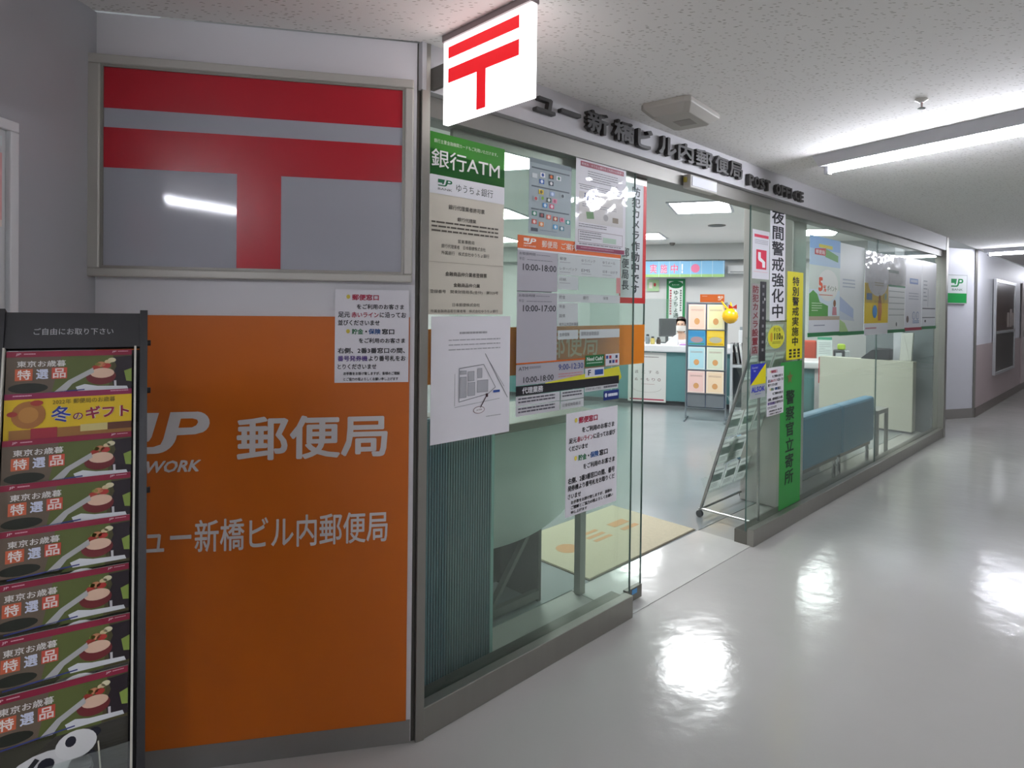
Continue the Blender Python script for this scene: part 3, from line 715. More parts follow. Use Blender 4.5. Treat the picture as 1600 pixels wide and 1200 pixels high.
for i in range(9): pr.rect(0.35, 0.04 + i * 0.1, 0.65, 0.075 + i * 0.1, '#8f8d90'); 
pr.ell(0.75, 0.22, 0.12, 0.02, '#c9c7c7', 1, 10); pr.build(o)
# round sticker
mb = MB(); pts = [(0.124 + 0.122 * math.cos(2 * math.pi * i / 32), 0.076 + 0.076 * math.sin(2 * math.pi * i / 32)) for i in range(32)]
mb.plate(pts, 0, 0.001, mat('#ded93a', 0.45)); o = mb.build('round_sticker', None, F.at(2.604, V1 - 0.003, 1.195))
tag(o, 'round yellow emergency call sticker between black strip and yellow strip', 'sticker')
pr = Print(0.248, 0.152); pr.text('子ども', 0.3, 0.1, 0.72, 0.27, '#4d5a1f', 0.01); pr.text('110', 0.36, 0.33, 0.75, 0.62, '#20242a', 0.03); pr.text('番', 0.77, 0.45, 0.9, 0.62, '#20242a', 0.01); pr.ell(0.2, 0.5, 0.07, 0.2, '#d8a42a', 1, 12); pr.lines(0.25, 0.7, 0.75, 0.82, 2, '#8b8a2c', duty=0.4); pr.build(o)
o, pr = sheet('guard_sticker', 'grey, blue and yellow guard company sticker low by the doorway', 'sticker', F, 2.382, 2.587, 0.894, 1.109, V1, mat('#aeb4b6', 0.4))
pr.poly([(0, 0), (1, 0), (0, 0.60)], '#2a35ad', 1); pr.poly([(1, 0), (1, 0.6), (0, 0.6)], '#e8dc1b', 1); pr.text('Guarded', 0.08, 0.07, 0.45, 0.13, '#dfe2f5', 0, 2); pr.text('by', 0.2, 0.17, 0.33, 0.23, '#dfe2f5', 0, 2)
pr.text('ALSOK', 0.06, 0.66, 0.94, 0.82, '#3441b5', 0.03, 2); pr.lines(0.3, 0.87, 0.7, 0.91, 1, '#6b72b8'); pr.build(o)
o, pr = sheet('notice_sheet', 'small white queue notice beside the guard sticker, over the green strip', 'notice', F, 2.603, 2.85, 0.761, 1.072, V1 - 0.004, rot=-0.01)
queue_notice(pr, 0); pr.build(o)

# ------------------------------------------------------------------ posters along the right glass
def posterbar(o, w_, col):
    mb = MB(); mb.box(-0.005, w_ + 0.005, -0.004, 0.004, -0.03, 0.0, ink(col)); return mb.build('bottom_strip', o, Matrix.Identity(4))
o, pr = sheet('campaign_poster', 'pale blue and green bonus point poster, first in the row on right glass', 'poster', F, 3.252, 3.85, 1.285, 1.99, V1, mat('#dceef3', 0.4))
pr.rect(0, 0, 1, 0.13, '#8fbbe6'); pr.rect(0, 0.13, 1, 0.3, '#b9d6ea'); pr.rect(0, 0.3, 1, 0.55, '#dbe9df')
pr.poly([(0.15, 0.13), (0.5, 0.11), (0.5, 0.19), (0.15, 0.19)], '#c94340', 2); pr.poly([(0.48, 0.11), (0.92, 0.17), (0.92, 0.24), (0.48, 0.2)], '#5fa04a', 2); pr.rect(0.28, 0.075, 0.72, 0.11, '#d9cf3d', 2)
pr.text('郵便局', 0.18, 0.135, 0.46, 0.18, '#f5e8e6', 0.02, 3); pr.poly(arc(0.6, 0.5, 0.34, 0.17, 0, 342, 19), '#eef3ec', 1)
pr.text('5', 0.28, 0.42, 0.42, 0.57, '#e2592c', 0.05, 3); pr.text('%', 0.44, 0.5, 0.53, 0.57, '#e2592c', 0.02, 3); pr.text('ポイント', 0.56, 0.5, 0.88, 0.56, '#5e7f50', 0.01, 3); pr.lines(0.3, 0.6, 0.75, 0.62, 1, '#d77a5e', 3)
pr.poly([(0, 0.83), (0, 0.6), (0.12, 0.56), (0.25, 0.6), (0.33, 0.68), (0.6, 0.72), (0.6, 0.83)], '#58a348', 2); pr.lines(0.08, 0.69, 0.4, 0.79, 4, '#cfe6c5', 3, 0.35)
pr.ell(0.82, 0.69, 0.045, 0.04, '#8d5f3c', 3, 12); pr.poly([(0.76, 0.73), (0.88, 0.73), (0.9, 0.82), (0.74, 0.82)], '#c98a92', 3)
pr.rect(0, 0.83, 1, 0.87, '#b7a894', 3); pr.rect(0, 0.87, 1, 1, '#dfe2e8', 3); pr.lines(0.15, 0.92, 0.5, 0.945, 1, '#8d93a5', 4); posterbar(o, 0.598, '#2e7f4c'); pr.build(o)
o, pr = sheet('faded_poster', 'pale grey-white poster with a faded blue corner, second on right glass', 'poster', F, 3.852, 4.415, 1.28, 1.982, V1, mat('#dfe7e5', 0.4))
pr.poly([(0, 0.6), (0.55, 0.74), (0.55, 0.85), (0, 0.76)], '#b4c6e0', 1); pr.poly([(0, 0.76), (0.55, 0.85), (0.6, 0.88), (0, 0.86)], '#c9d5e0', 1)
pr.poly([(0, 1), (0, 0.86), (0.2, 0.9), (0.35, 1)], '#a9c98b', 2); pr.lines(0.1, 0.4, 0.6, 0.52, 3, '#b5c2cb', 2, 0.4); posterbar(o, 0.563, '#2e7f4c'); pr.build(o)
o, pr = sheet('yellow_poster', 'white and yellow poster in a crinkled clear sleeve, third on right glass', 'poster', F, 4.418, 5.065, 1.24, 1.965, V1 - 0.003, mat('#e8ebef', 0.4))
pr.rect(0, 0.38, 1, 0.86, '#e5c81c'); pr.poly(arc(0.55, 0.36, 0.42, 0.17, 0, 180, 16), '#dfe2e4', 1); pr.lines(0.4, 0.36, 0.78, 0.42, 2, '#b8b49a', 2)
pr.rect(0.08, 0.5, 0.3, 0.58, '#5d86b8', 2); pr.ell(0.42, 0.72, 0.1, 0.08, '#3f8fd0', 3); pr.ell(0.62, 0.55, 0.05, 0.035, '#a8693a', 3, 12); pr.poly([(0.55, 0.58), (0.7, 0.58), (0.72, 0.72), (0.68, 0.83), (0.56, 0.83)], '#c07a3c', 3)
pr.ell(0.88, 0.53, 0.05, 0.045, '#8fb8a0', 2, 10); pr.lines(0.05, 0.91, 0.5, 0.95, 1, '#c98f9c'); pr.build(o); sleeve(o, 0.647, 0.725, -0.008, 18, 22, 0.003, 5, 0.28)
o, pr = sheet('lined_poster', 'white poster with green heading line and ruled rows, fourth on right glass', 'poster', F, 5.07, 5.616, 1.275, 1.976, V1, mat('#e6eae8', 0.4))
pr.rect(0, 0.40, 1, 0.425, '#3c8c5c'); 
for y in (0.48, 0.56, 0.64, 0.72, 0.8): pr.rect(0.05, y, 0.95, y + 0.008, '#8f9a98')
pr.rect(0.02, 0.2, 0.6, 0.24, '#9fb7ab'); pr.ell(0.5, 0.93, 0.04, 0.03, '#6c7672', 1, 10); posterbar(o, 0.546, '#2e7f4c'); pr.build(o); sleeve(o, 0.530, 0.70, -0.008, 10, 8, 0.004, 9, 0.42)
o, pr = sheet('illustrated_poster', 'white poster with a blue box and line drawings, fifth on right glass', 'poster', F, 5.62, 6.225, 1.285, 1.989, V1, mat('#e8eaf1', 0.4))
pr.rect(0.25, 0.29, 0.75, 0.37, '#7f9fdc'); pr.lines(0.3, 0.31, 0.7, 0.35, 1, '#c3d2f0', 2, 0.9); pr.ell(0.15, 0.88, 0.07, 0.05, '#6d5a58', 1, 12); pr.lines(0.2, 0.5, 0.8, 0.62, 3, '#b6bcc9', duty=0.3)
for x in (0.52, 0.75): pr.poly(arc(x, 0.83, 0.09, 0.06, 0, 342, 16), '#7d93bb', 1); pr.poly(arc(x, 0.83, 0.075, 0.048, 0, 342, 16), '#d9dce4', 2)
pr.lines(0.45, 0.9, 0.85, 0.95, 2, '#7d93bb', duty=0.6); posterbar(o, 0.605, '#a8324a'); pr.build(o)
o, pr = sheet('table_poster', 'white poster with two dark ruled bars, last in the row on right glass', 'poster', F, 6.23, 6.815, 1.29, 1.993, V1, mat('#e8ebef', 0.4))
pr.rect(0.05, 0.72, 0.95, 0.735, '#55585e'); pr.rect(0.05, 0.86, 0.95, 0.872, '#55585e'); pr.lines(0.1, 0.3, 0.35, 0.65, 6, '#b0b5be', duty=0.3); pr.line(0.42, 0.42, 0.42, 0.7, 0.015, '#9096a0'); pr.ell(0.25, 0.92, 0.06, 0.02, '#55585e', 1, 10); posterbar(o, 0.585, '#2e7f4c'); pr.build(o)

# ================================================================== CEILING FIXTURES
# door sensor on the header
root = empty('door_sensor', F.at(1.573, -0.012, 2.07))
mb = MB(); mb.box(0, 0.27, 0.0, 0.046, 0, 0.07, mat('#b8b6b0', 0.45)); mb.build('housing', root, Matrix.Identity(4), bevel=0.006)
mb = MB(); mb.box(0.015, 0.258, -0.003, 0.0, 0.012, 0.06, mat('#dfe1e8', 0.6)); mb.build('face_plate', root, Matrix.Identity(4))
mb = MB(); mb.box(-0.012, 0.0, 0.02, 0.035, 0.03, 0.055, mat('#a89a3a', 0.6)); mb.build('cable_tab', root, Matrix.Identity(4))
tag(root, 'white automatic door sensor box mounted over the doorway', 'sensor')
# grey chamfered ceiling unit
root = empty('ceiling_speaker', F.at(1.12, -0.245, CEIL))
CU = mat('#a8a49c', 0.5, noise=0.02)
def ring(sx, sy, z, ch): return [(-sx, -sy + ch, z), (-sx + ch, -sy, z), (sx - ch, -sy, z), (sx, -sy + ch, z), (sx, sy - ch, z), (sx - ch, sy, z), (-sx + ch, sy, z), (-sx, sy - ch, z)]
vs = ring(0.165, 0.115, 0.0, 0.02) + ring(0.165, 0.115, -0.022, 0.02) + ring(0.12, 0.085, -0.052, 0.02)
fs = [tuple(range(8)), tuple(range(16, 24))] + [(k * 8 + i, k * 8 + (i + 1) % 8, (k + 1) * 8 + (i + 1) % 8, (k + 1) * 8 + i) for k in range(2) for i in range(8)]
mb = MB(); mb.add(vs, fs, CU); mb.build('housing', root, Matrix.Rotation(0.12, 4, 'Z'), bevel=0.003)
mb = MB(); mb.box(-0.02, 0.06, -0.05, 0.03, -0.0535, -0.0521, mat('#8d8981', 0.6)); mb.build('grille', root, Matrix.Rotation(0.12, 4, 'Z'))
mb = MB(); mb.bar((0.165, -0.1, -0.014), (0.165, 0.09, -0.014), 0.006, 0.006, mat('#d2d0ca', 0.3)); mb.build('light_seam', root, Matrix.Rotation(0.12, 4, 'Z'))
tag(root, 'grey chamfered rectangular box on the speckled ceiling above the doorway', 'ceiling unit')
# sprinkler
root = empty('sprinkler_head', F.at(1.645, -1.045, CEIL) @ Matrix.Scale(0.7, 4))
mb = MB(); mb.lathe([(0.035, 0.0), (0.036, -0.006), (0.02, -0.012), (0.012, -0.02)], mat('#cfccc6', 0.35)); mb.build('flange', root, Matrix.Identity(4))
mb = MB(); mb.tube((0.014, 0, -0.018), (0.014, 0, -0.05), 0.0035, CHROME); mb.tube((-0.014, 0, -0.018), (-0.014, 0, -0.05), 0.0035, CHROME); mb.lathe([(0.02, -0.05), (0.022, -0.052), (0.02, -0.055)], CHROME); mb.tube((0, 0, -0.02), (0, 0, -0.05), 0.004, mat('#9a5148', 0.3)); mb.build('yoke', root, Matrix.Identity(4))
tag(root, 'small metal sprinkler head on ceiling left of the tube light', 'sprinkler')
# tube lights
TUBEM = mat('#f3f5ff', 0.3, emit=TUBE_STRENGTH)
FIX = mat('#c3c3c8', 0.4)
def tube_light(p, q, label):
    p = Vector(p); q = Vector(q); d = q - p; ln = d.length
    root = empty('tube_light', Matrix.Translation((p.x, p.y, CEIL)) @ Matrix.Rotation(math.atan2(d.y, d.x), 4, 'Z'))
    mb = MB(); mb.add([(x, y, z) for x in (-0.04, ln + 0.04) for y, z in ((-0.105, -0.001), (0.105, -0.001), (0.05, -0.052), (-0.05, -0.052))],
                      [(0, 1, 2, 3), (7, 6, 5, 4), (0, 4, 5, 1), (1, 5, 6, 2), (2, 6, 7, 3), (3, 7, 4, 0)], FIX)
    mb.build('housing', root, Matrix.Identity(4))
    mb = MB(); mb.tube((0.0, 0, -0.073), (ln, 0, -0.073), 0.016, TUBEM, 14); mb.build('tube', root, Matrix.Identity(4), smooth=False)
    for a_, b_ in ((-0.025, 0.0), (ln, ln + 0.025)): mb = MB(); mb.box(a_, b_, -0.018, 0.018, -0.095, -0.05, FIX); mb.build('end_socket', root, Matrix.Identity(4))
    tag(root, label, 'lamp', 'corridor tube lights')
def fw(x, y): return F.w(x, y)[:2]
def tp(a_, b_, label): tube_light((*a_, 0), (*b_, 0), label)
tp(fw(2.381, -0.41), fw(2.095, -1.59), 'bright tube light crossing the corridor ceiling at upper right')
tp(fw(8.95, -0.11), fw(8.66, -1.29), 'distant tube light on corridor ceiling beyond the post office')
tp(fw(15.5, -0.2), fw(15.2, -1.4), 'farthest tube light at the end of the corridor')
tp((-2.05, -1.25), (-1.30, -1.98), 'tube light behind the viewpoint, mirrored in the box sign')
tp(fw(-1.6, -2.3), fw(-1.9, -3.3), 'added fill tube light, unseen behind the viewpoint near the opposite wall')  # extra unseen tube, added to brighten the near floor, ceiling and panels

# inside panel lights
PANELM = mat('#fbfdff', 0.4, emit=PANEL_STRENGTH)
def panel_light(x, y, label, sx=0.62, sy=0.78):
    root = empty('panel_light', I.at(x, y, INC))
    mb = MB(); t_ = 0.03
    mb.box(-sy / 2 - t_, sy / 2 + t_, -sx / 2 - t_, -sx / 2, -0.014, 0, FIX); mb.box(-sy / 2 - t_, sy / 2 + t_, sx / 2, sx / 2 + t_, -0.014, 0, FIX)
    mb.box(-sy / 2 - t_, -sy / 2, -sx / 2, sx / 2, -0.014, 0, FIX); mb.box(sy / 2, sy / 2 + t_, -sx / 2, sx / 2, -0.014, 0, FIX); mb.build('frame', root, Matrix.Identity(4))
    mb = MB(); mb.box(-sy / 2, sy / 2, -sx / 2, sx / 2, -0.010, -0.001, PANELM); mb.build('diffuser', root, Matrix.Identity(4))
    tag(root, label, 'lamp', 'ceiling panels inside')
for x, y, l_ in ((7.17, 0.69, 'square ceiling light panel seen through the open doorway'), (9.86, -0.69, 'ceiling light panel seen above the bonus point poster'), (9.86, 1.86, 'ceiling light panel just left of doorway, deep inside'),
                 (9.86, 4.4, 'small far light panel seen left of the payment poster'), (7.12, 3.2, 'light panel seen through left glass beside the payment poster'), (4.42, 1.95, 'nearest light panel, behind the top of left glass'), (4.42, 4.4, 'inside light panel hidden behind the ATM board'), (7.17, -0.75 - 0.2, 'inside light panel above the blue bench')):
    panel_light(x, y, l_)
# dark downlight and small detector on inside ceiling
root = empty('downlight', I.at(8.8, 0.634, INC)); mb = MB(); mb.lathe([(0.12, 0), (0.12, -0.008), (0.09, -0.008), (0.085, -0.002)], mat('#5d5b55', 0.5), 20); mb.build('trim_ring', root, Matrix.Identity(4))
mb = MB(); mb.lathe([(0.085, -0.0015), (0.084, -0.004)], mat('#2b2a27', 0.4), 20); mb.build('lens', root, Matrix.Identity(4)); tag(root, 'dark round downlight on inside ceiling beyond the light panel', 'downlight')
root = empty('smoke_detector', I.at(11.0, 1.55, INC)); mb = MB(); mb.lathe([(0.05, 0), (0.05, -0.02), (0.03, -0.045), (0.02, -0.05)], mat('#7b7872', 0.5), 16); mb.build('body', root, Matrix.Identity(4)); tag(root, 'small dark ceiling detector near the hanging banner', 'detector')

# ================================================================== BROCHURE STAND IN THE FOREGROUND
aS = math.radians(55); th = math.radians(16)
du = Vector((math.sin(aS), math.cos(aS), 0)); n_ = Vector((math.cos(aS), -math.sin(aS), 0))
up = -(n_ * math.sin(th) + Vector((0, 0, -1)) * math.cos(th)); bk = up.cross(du)
SM = Matrix(((du.x, bk.x, up.x, -0.657), (du.y, bk.y, up.y, 0.964), (du.z, bk.z, up.z, 0.0), (0, 0, 0, 1))) @ Matrix.Rotation(0.006, 4, 'Y')
SH_ = 1.486                                     # length of the sloping face
root = empty('brochure_stand', SM)
SBK = mat('#17161a', 0.4, noise=0.1, scale=20)
mb = MB(); mb.box(-0.445, 0.0, 0.0, 0.02, SH_ - 0.075, SH_ - 0.004, SBK); hd = mb.build('header_board', root, Matrix.Identity(4))
pr = Print(0.445, 0.075); pr.text('ご自由にお取り下さい', 0.615, 0.42, 0.895, 0.60, '#b9b8bb', 0.006)
pr.mb.build('lettering', hd, Matrix.Translation((-0.445, 0, SH_ - 0.079)), fix=False)
for x in (0.0, -0.224, -0.452):
    mb = MB(); mb.box(x - 0.002, x + 0.011, -0.012, 0.04, 0.02, SH_, SBK); mb.build('side_rail', root, Matrix.Identity(4))
for x in (-0.44, -0.01):
    mb = MB(); mb.bar((x, 0.02, 1.3), (x, 0.02 + 0.55, 0.185), 0.018, 0.018, SBK); mb.build('rear_leg', root, Matrix.Identity(4))
mb = MB(); mb.box(-0.452, 0.011, 0.0, 0.025, 0.02, 0.045, SBK); mb.build('bottom_bar', root, Matrix.Identity(4))
mb = MB(); mb.box(-0.444, 0.0, 0.03, 0.036, 0.045, SH_ - 0.075, mat('#2a292c', 0.5)); mb.build('back_panel', root, Matrix.Identity(4))
for z in (0.42, 0.62, 1.12, 1.32, 1.42):
    mb = MB(); mb.tube((0.011, 0.006, z), (0.017, 0.006, z), 0.006, SBK, 8); mb.build('bolt', root, Matrix.Identity(4))
rows = [0.084, 0.164, 0.249, 0.328, 0.408, 0.497, 0.585, 0.675]
BW, BH = 0.192, 0.268; SL = 0.10
def bx_(px): return (px - 55) / 765
def by_(py): return (py - 435) * 0.001176
def art_gift(pr):
    X, Y = bx_, by_
    pr.rect(0, 0, 1, 1, '#4f4a2c'); pr.poly([(0, 0.04), (0.42, 0.04), (0.34, 0.32), (0, 0.32)], '#6a5c4d', 1); pr.poly([(0.42, 0.04), (0.84, 0.04), (0.8, 0.32), (0.34, 0.32)], '#5c6632', 1)
    pr.rect(0, 0, 1, 0.04, '#8a1c3a', 2); pr.text('JP', 0.07, 0.012, 0.11, 0.03, '#e7cdd3', 0.01, 3); pr.lines(0.13, 0.015, 0.22, 0.03, 1, '#d7a5b1', 3); pr.text('JP', 0.83, 0.008, 0.87, 0.022, '#e7cdd3', 0.01, 3); pr.lines(0.88, 0.01, 0.97, 0.02, 1, '#d7a5b1', 3)
    pr.poly([(X(700), Y(480)), (1, Y(475)), (1, Y(690)), (X(705), Y(690)), (X(690), Y(600)), (X(720), Y(540))], '#241b22', 2)
    pr.poly([(X(770), Y(570)), (1, Y(555)), (1, Y(640)), (X(785), Y(635))], '#869c48', 3); pr.poly([(X(705), Y(630)), (X(720), Y(630)), (X(722), Y(680)), (X(708), Y(680))], '#cfccd0', 3)
    pr.text('東京お歳暮', 0.08, Y(492), 0.455, Y(530), '#e9e6e2', 0.012, 4)
    pr.rect(0.068, Y(540), 0.2, Y(610), '#cf6644', 3); pr.text('特', 0.085, Y(546), 0.185, Y(604), '#f6ece6', 0.02, 4)
    pr.text('選', 0.225, Y(544), 0.32, Y(604), '#d7dcf0', 0.03, 4); pr.rect(0.345, Y(537), 0.465, Y(605), '#cf5440', 3); pr.text('品', 0.355, Y(542), 0.455, Y(600), '#f4e3dd', 0.02, 4)
    pr.ell(X(185), Y(655), 0.15, 0.035, '#22261c', 2)
    pr.ell(X(622), Y(600), 0.125, 0.062, '#6f2528', 3); pr.ell(X(630), Y(580), 0.1, 0.037, '#e2bfa6', 4)
    for cx_, cy_, r_, c_ in ((590, 545, 0.035, '#a83a2e'), (620, 525, 0.04, '#c98b62'), (655, 535, 0.04, '#b2372f'), (690, 500, 0.035, '#ded6b2'), (665, 510, 0.03, '#d9c79a'), (600, 525, 0.025, '#7f8f3b')): pr.ell(X(cx_), Y(cy_), r_, r_ * 0.5, c_, 3, 12)
    pr.poly([(X(330), Y(690)), (X(420), Y(618)), (X(570), Y(545)), (X(578), Y(575)), (X(445), Y(640)), (X(400), Y(690))], '#b6b7b6', 5)
    pr.poly([(X(465), Y(660)), (X(520), Y(645)), (X(600), Y(660)), (X(790), Y(668)), (X(800), Y(690)), (X(480), Y(690))], '#dfe2e6', 4); pr.line(X(120), Y(698), X(520), Y(678), 0.012, '#3a4380', 5)
    # lower part of the page: a black and white bear
    pr.rect(0, 0.318, 1, 1, '#8b8883', 0); pr.poly([(0, 0.3), (0.5, 0.3), (0.3, 0.42), (0, 0.5)], '#3b3a2e', 1)
    pr.ell(0.42, 0.56, 0.33, 0.17, '#dcdcdc', 2); pr.ell(0.62, 0.40, 0.15, 0.085, '#e3e3e3', 3); pr.ell(0.58, 0.375, 0.04, 0.032, '#20202c', 4, 12); pr.ell(0.41, 0.47, 0.06, 0.04, '#1e1e2a', 4, 12); pr.ell(0.75, 0.36, 0.05, 0.03, '#1e1e2a', 2, 12); pr.line(0.2, 0.55, 0.35, 0.42, 0.04, '#26262c', 4)
    pr.ell(0.68, 0.55, 0.12, 0.1, '#26262c', 2); pr.line(0.78, 0.42, 0.8, 0.6, 0.012, '#d9d2bd', 5)
def art_winter(pr):
    pr.rect(0, 0, 1, 1, '#e0bd22'); pr.rect(0, 0, 1, 0.04, '#8a1c4a', 1); pr.lines(0.06, 0.012, 0.2, 0.028, 1, '#dfa9bb', 2); pr.lines(0.82, 0.008, 0.97, 0.02, 1, '#dfa9bb', 2)
    pr.text('2022年 郵便局のお歳暮', 0.36, 0.052, 0.86, 0.088, '#6a5a14', 0.006, 2)
    for c_, d_, b_ in (('#f2efe2', 1, 0.05), ('', 2, 0.02)):
        pr.text('冬', 0.35, 0.10, 0.505, 0.215, c_ or '#26348f', b_, d_); pr.text('の', 0.52, 0.155, 0.60, 0.205, c_ or '#7a2340', b_, d_); pr.text('ギフト', 0.62, 0.115, 0.98, 0.205, c_ or '#8f1738', b_ + 0.015, d_)
    pr.ell(0.18, 0.15, 0.13, 0.095, '#a26a33', 2); pr.ell(0.18, 0.15, 0.075, 0.055, '#b8823f', 3); pr.ell(0.24, 0.07, 0.05, 0.02, '#9c3328', 3, 10); pr.ell(0.06, 0.14, 0.04, 0.018, '#9c3328', 3, 10)
    pr.rect(0.04, 0.25, 1, 0.34, '#9b6b34', 2); pr.rect(0.2, 0.245, 0.4, 0.34, '#9f2c3a', 3); pr.rect(0.58, 0.24, 0.8, 0.29, '#cdbf7f', 3); pr.rect(0.8, 0.24, 1, 0.29, '#5e3420', 3)
def art_mesh(kind):
    pr = Print(BW, BH, 0.0); (art_gift if kind == 0 else art_winter)(pr); return pr.mb.mesh('cover_print')
ARTS = [art_mesh(0), art_mesh(1)]
mb = MB(); mb.box(0, BW, 0, 0.0035, 0, BH, mat('#d9d8d4', 0.4)); BODY = mb.mesh('brochure')
order = ['top', 'second', 'third', 'fourth', 'fifth', 'sixth', 'seventh', 'lowest']
for c_, cx_ in enumerate((-0.2065, -0.4355)):
    for k, s_ in enumerate(rows):
        kind = 1 if k == 1 else 0
        m_ = SM @ Matrix.Translation((cx_ + random.uniform(-0.001, 0.001), -0.012, SH_ - s_)) @ Matrix.Rotation(SL, 4, 'X') @ Matrix.Translation((0, 0, -BH)) @ Matrix.Rotation(random.uniform(-0.004, 0.004), 4, 'Y')
        o = bpy.data.objects.new('brochure', BODY); COL.objects.link(o); o.matrix_world = m_
        a_ = bpy.data.objects.new('cover_print', ARTS[kind]); COL.objects.link(a_); a_.parent = o
        what = 'yellow winter gift brochure' if kind else 'year-end gift brochure with red bowl'
        tag(o, '%s, %s in %s column of the black stand' % (what, order[k], 'the right' if c_ == 0 else 'the cut-off left'), 'brochure', 'brochures in the black stand')
        # clear pocket front and lip
        mb = MB(); z0 = SH_ - s_ - BH - 0.006
        if k == 7: mb.box(cx_ - 0.004, cx_ + BW + 0.004, -0.0205, -0.0185, z0 + 0.05, z0 + 0.15, CLEAR); mb.build('clear_pocket', root, Matrix.Identity(4))
    mb = MB(); mb.box(cx_ + BW + 0.003, cx_ + BW + 0.0065, -0.022, -0.004, 0.42, SH_ - 0.078, mat('#c9c6bb', 0.3)); mb.box(cx_ - 0.006, cx_ - 0.003, -0.022, -0.004, 0.42, SH_ - 0.078, mat('#c9c6bb', 0.3)); mb.box(cx_ - 0.006, cx_ + BW + 0.0065, -0.022, 0.0, 0.515, 0.52, mat('#c9c6bb', 0.3)); mb.build('pocket_frame', root, Matrix.Identity(4))
tag(root, 'black leaflet stand with rows of gift brochures at left foreground', 'brochure stand')

# framed poster on the near side wall
Q = Fr(-1.396, 1.85, math.radians(-2.0))
root = empty('framed_poster', Matrix.Translation((-1.365 + 0.0, 0, 0)))
pw = (c0.x, c0.y + 0.08); pe = (-1.372, 0.85)
K_a = math.atan2(pw[0] - pe[0], pw[1] - pe[1]); SWF = Fr(pe[0], pe[1], K_a)       # local x runs away from the viewer along the side wall
wl = math.hypot(pw[0] - pe[0], pw[1] - pe[1])
xe = wl - 0.08 - 0.285
root.matrix_world = SWF.at(xe - 0.62, -0.024, 1.02)
WF = mat('#d6d8da', 0.4)
mb = MB(); mb.box(0, 0.62, 0, 0.022, 0, 0.026, WF); mb.box(0, 0.62, 0, 0.022, 0.847, 0.873, WF); mb.box(0, 0.026, 0, 0.022, 0.026, 0.847, WF); mb.box(0.594, 0.62, 0, 0.022, 0.026, 0.847, WF); mb.build('frame', root, Matrix.Identity(4), bevel=0.003)
mb = MB(); mb.box(0.026, 0.594, 0.012, 0.022, 0.026, 0.847, mat('#c9cacc', 0.4)); ps = mb.build('poster', root, Matrix.Identity(4))
pr = Print(0.568, 0.821); pr.rect(0.05, 0.07, 0.98, 0.27, '#dfa9a9'); pr.rect(0.05, 0.02, 0.98, 0.05, '#c9d4d6'); pr.rect(0.05, 0.27, 0.98, 0.29, '#e7d6cf'); pr.mb.build('printed_design', ps, Matrix.Translation((0.026, 0.012, 0.026)), fix=False)
tag(root, 'white-framed pink poster at the left edge on the side wall', 'poster')

# ================================================================== INSIDE THE POST OFFICE
J = Fr(0, 0, 0.313934 + math.pi / 2)        # local x to the right, local y away from the viewer
def bxo(name, parent, x0, x1, y0, y1, z0, z1, m, bevel=0.0):
    mb = MB(); mb.box(x0, x1, y0, y1, z0, z1, m); return mb.build(name, parent, Matrix.Identity(4), bevel=bevel)
TEAL = mat('#5f8f90', 0.5, noise=0.03); CTOP = mat('#e6e7e8', 0.3); BASEM = mat('#55585a', 0.5)
FZ = 0.004
# main counter
root = empty('service_counter', J.at(-4.6, 9.15, FZ))
mb = MB(); mb.box(0, 4.22, 0.08, 0.62, 0.07, 0.80, mat('#cfd6d6', 0.5)); mb.build('body', root, Matrix.Identity(4))
bxo('worktop', root, -0.02, 4.25, -0.02, 0.68, 0.80, 0.905, CTOP, 0.02)
bxo('kick_plate', root, 0, 4.22, 0.11, 0.6, 0.0, 0.07, BASEM)
for i in range(7):
    bxo('front_panel', root, 0.02 + i * 0.6, 0.6 + i * 0.6, 0.062, 0.08, 0.075, 0.795, TEAL)
tag(root, 'white-topped service counter with teal front panels behind the doorway', 'counter')
o, pr = sheet('counter_poster', 'white poster with brush lettering on the front of the counter', 'poster', J, -1.93, -1.36, 0.05, 0.79, 9.205, mat('#d9d9d4', 0.5))
for i, c in enumerate('週とする'): pr.text(c, 0.18 + i * 0.18, 0.37, 0.27 + i * 0.18, 0.43, '#6b5c58', 0.0)
for i, c in enumerate('ぬくもり。'): pr.text(c, 0.18 + i * 0.15, 0.52, 0.26 + i * 0.15, 0.58, '#7b5450', 0.0)
pr.rect(0.05, 0.94, 0.95, 0.965, '#b03050'); pr.lines(0.35, 0.64, 0.7, 0.66, 1, '#b89a96'); 
pts = arc(0.5, 0.72, 0.38, 0.09, 0, 180, 12)
for a_, b_ in zip(pts, pts[1:]): pr.line(a_[0], a_[1], b_[0], b_[1], 0.008, '#b5aeaa')
pr.lines(0.1, 0.09, 0.8, 0.12, 1, '#6b5c58'); pr.build(o)
# lower counter to the right
root = empty('low_counter', J.at(-0.30, 9.15, FZ))
mb = MB(); mb.box(0, 1.46, 0.08, 0.6, 0.0, 0.64, TEAL); mb.build('body', root, Matrix.Identity(4))
bxo('worktop', root, -0.02, 1.48, -0.02, 0.64, 0.64, 0.74, CTOP, 0.02)
for i in range(3): bxo('front_panel', root, 0.02 + i * 0.48, 0.47 + i * 0.48, 0.062, 0.08, 0.06, 0.63, (mat('#4f6f74', 0.5), TEAL, mat('#d6d2d2', 0.5))[i])
tag(root, 'low white-topped counter behind the blue bench', 'counter')
# cream partition cabinet
root = empty('cream_cabinet', F.at(6.95, 0.30, FZ))
CREAM = mat('#c9c8b8', 0.45, noise=0.02)
mb = MB(); mb.box(0, 0.14, 0, 1.09, 0.02, 0.85, CREAM); mb.build('body', root, Matrix.Identity(4), bevel=0.004)
bxo('plinth', root, 0.004, 0.136, 0.01, 1.08, 0, 0.02, BASEM); bxo('edge_strip', root, -0.002, 0.1, 1.09, 1.10, 0.5, 0.84, ink('#c2323c'))
tag(root, 'cream partition cabinet beyond the blue bench and side table', 'cabinet')
